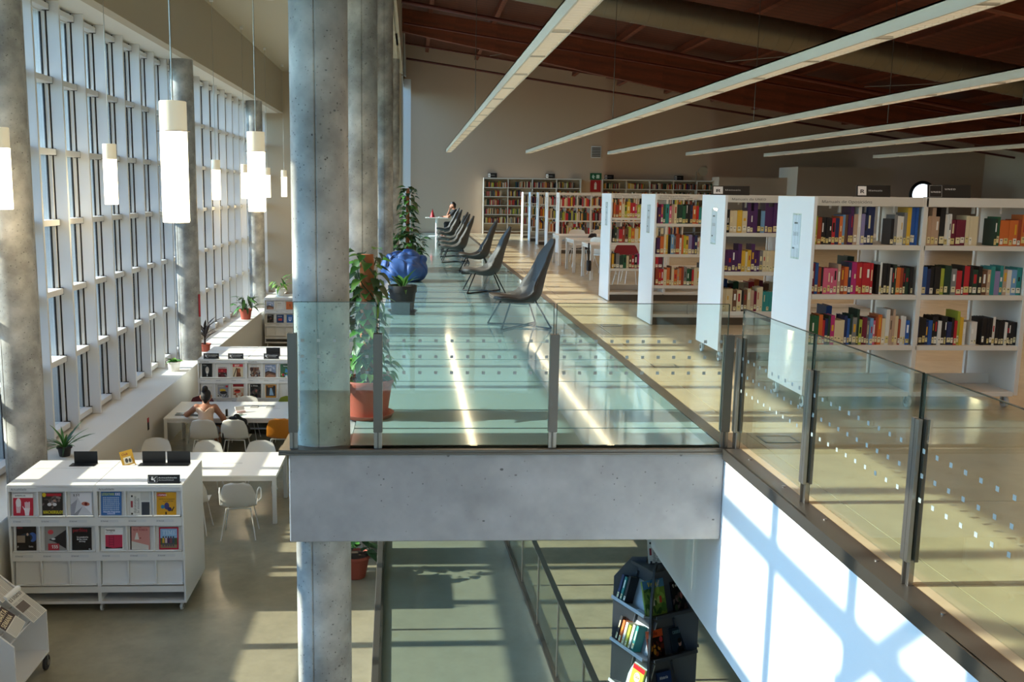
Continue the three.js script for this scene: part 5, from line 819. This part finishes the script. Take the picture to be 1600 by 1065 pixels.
// ------------------------------------------------------------------ book tower under the white upstand
{
  const o = thing('book_tower', 'dark grey revolving book display tower under the white upstand', 'book display', [2.3, 0, -8.5], 0.42);
  mesh('base', cyl(0.36, 0.38, 0.06, 0, 0.05, 0, 32), M.towerGrey, o); mesh('core', bx(-0.13, 0.13, 0.08, 1.42, -0.13, 0.13), M.towerGrey, o);
  const fs = new THREE.Shape([[0.1, 0.06], [0.4, 0.06], [0.4, 1.27], [0.24, 1.48], [0.1, 1.5]].map(([a, b]) => new THREE.Vector2(a, b)));
  const fg = new THREE.ExtrudeGeometry(fs, { depth: 0.02, bevelEnabled: false }).translate(0, 0, -0.01);
  for (let k = 0; k < 4; k++) { mesh('corner_fin', fg, M.towerGrey, o).rotation.y = Math.PI / 4 + k * Math.PI / 2;
    for (let j = 0; j < 3; j++) { const s = mesh('sloped_shelf', [bx(-0.155, 0.155, 0, 0.34, -0.03, -0.018), bx(-0.24, 0.24, 0, 0.012, -0.02, 0.11), bx(-0.25, 0.25, 0.0, 0.03, 0.11, 0.12)], k === 3 ? M.towerSilver : M.towerGrey, o); s.rotation.order = 'YXZ'; s.rotation.set(-0.28, k * Math.PI / 2, 0); s.position.set(Math.sin(k * Math.PI / 2) * 0.22, 0.2 + j * 0.42, Math.cos(k * Math.PI / 2) * 0.22); } }
  mesh('top_plate', bx(-0.18, 0.18, 1.42, 1.45, -0.18, 0.18), M.towerGrey, o);
  const q = new THREE.Object3D(); q.position.copy(o.position); q.rotation.copy(o.rotation); q.updateMatrixWorld();
  const put = (k, j, dx, c, w, h, l) => { const m = mesh('book', sheet(w, h, 0.02, c), printGloss); const p = V(dx, 0.015, -0.012).applyEuler(new THREE.Euler(-0.28, 0, 0)).add(V(0, 0.2 + j * 0.42, 0.22)).applyAxisAngle(V(0, 1, 0), k * Math.PI / 2).applyMatrix4(q.matrixWorld); m.position.copy(p); m.rotation.order = 'YXZ'; m.rotation.set(-0.28, k * Math.PI / 2 + o.rotation.y, 0); tag(m, l, 'book'); };
  put(0, 2, -0.16, 'comic', 0.24, 0.32, 'green comic book facing out on the book tower'); put(0, 1, -0.13, 'samurai', 0.18, 0.25, 'orange and brown paperback facing out on the book tower'); put(0, 1, 0.13, 'cellar', 0.16, 0.23, 'dark teal paperback facing out on the book tower'); put(3, 0, 0.0, 'kids', 0.17, 0.24, 'yellow children book facing out low on the book tower'); put(0, 2, 0.13, 'darkmag', 0.18, 0.26, 'dark paperback beside the green comic book'); put(0, 0, 0, 'bluebk', 0.16, 0.23, 'navy paperback low on the book tower');
  const stand = (k, j, codes) => codes.split('').forEach((c, i) => { const m = book(0, 0, 0, 0.03, rr(0.2, 0.26), 0.1, c, ['bottom tier', 'middle tier', 'top tier'][j], 'the dark book tower'); const p = V(-0.2 + i * 0.05, 0.016, 0.09).applyEuler(new THREE.Euler(-0.28, 0, 0)).add(V(0, 0.2 + j * 0.42, 0.22)).applyAxisAngle(V(0, 1, 0), k * Math.PI / 2).applyMatrix4(q.matrixWorld); m.position.copy(p); m.rotation.order = 'YXZ'; m.rotation.set(-0.28, k * Math.PI / 2 + o.rotation.y, 0); });
  stand(3, 2, 'ntk'); stand(3, 1, 'kowlwt');
  const ts = thing('picture_stand', 'small framed picture stand on top of the book tower', 'sign', [2.32, 1.45, -8.5], 0.1); mesh('board', sheet(0.22, 0.24, 0.012, 'monde'), printM, ts).rotation.x = -0.3; mesh('prop', bx(-0.1, 0.1, 0, 0.006, -0.1, 0.02), M.black, ts);
}
renderer.render(scene, camera);
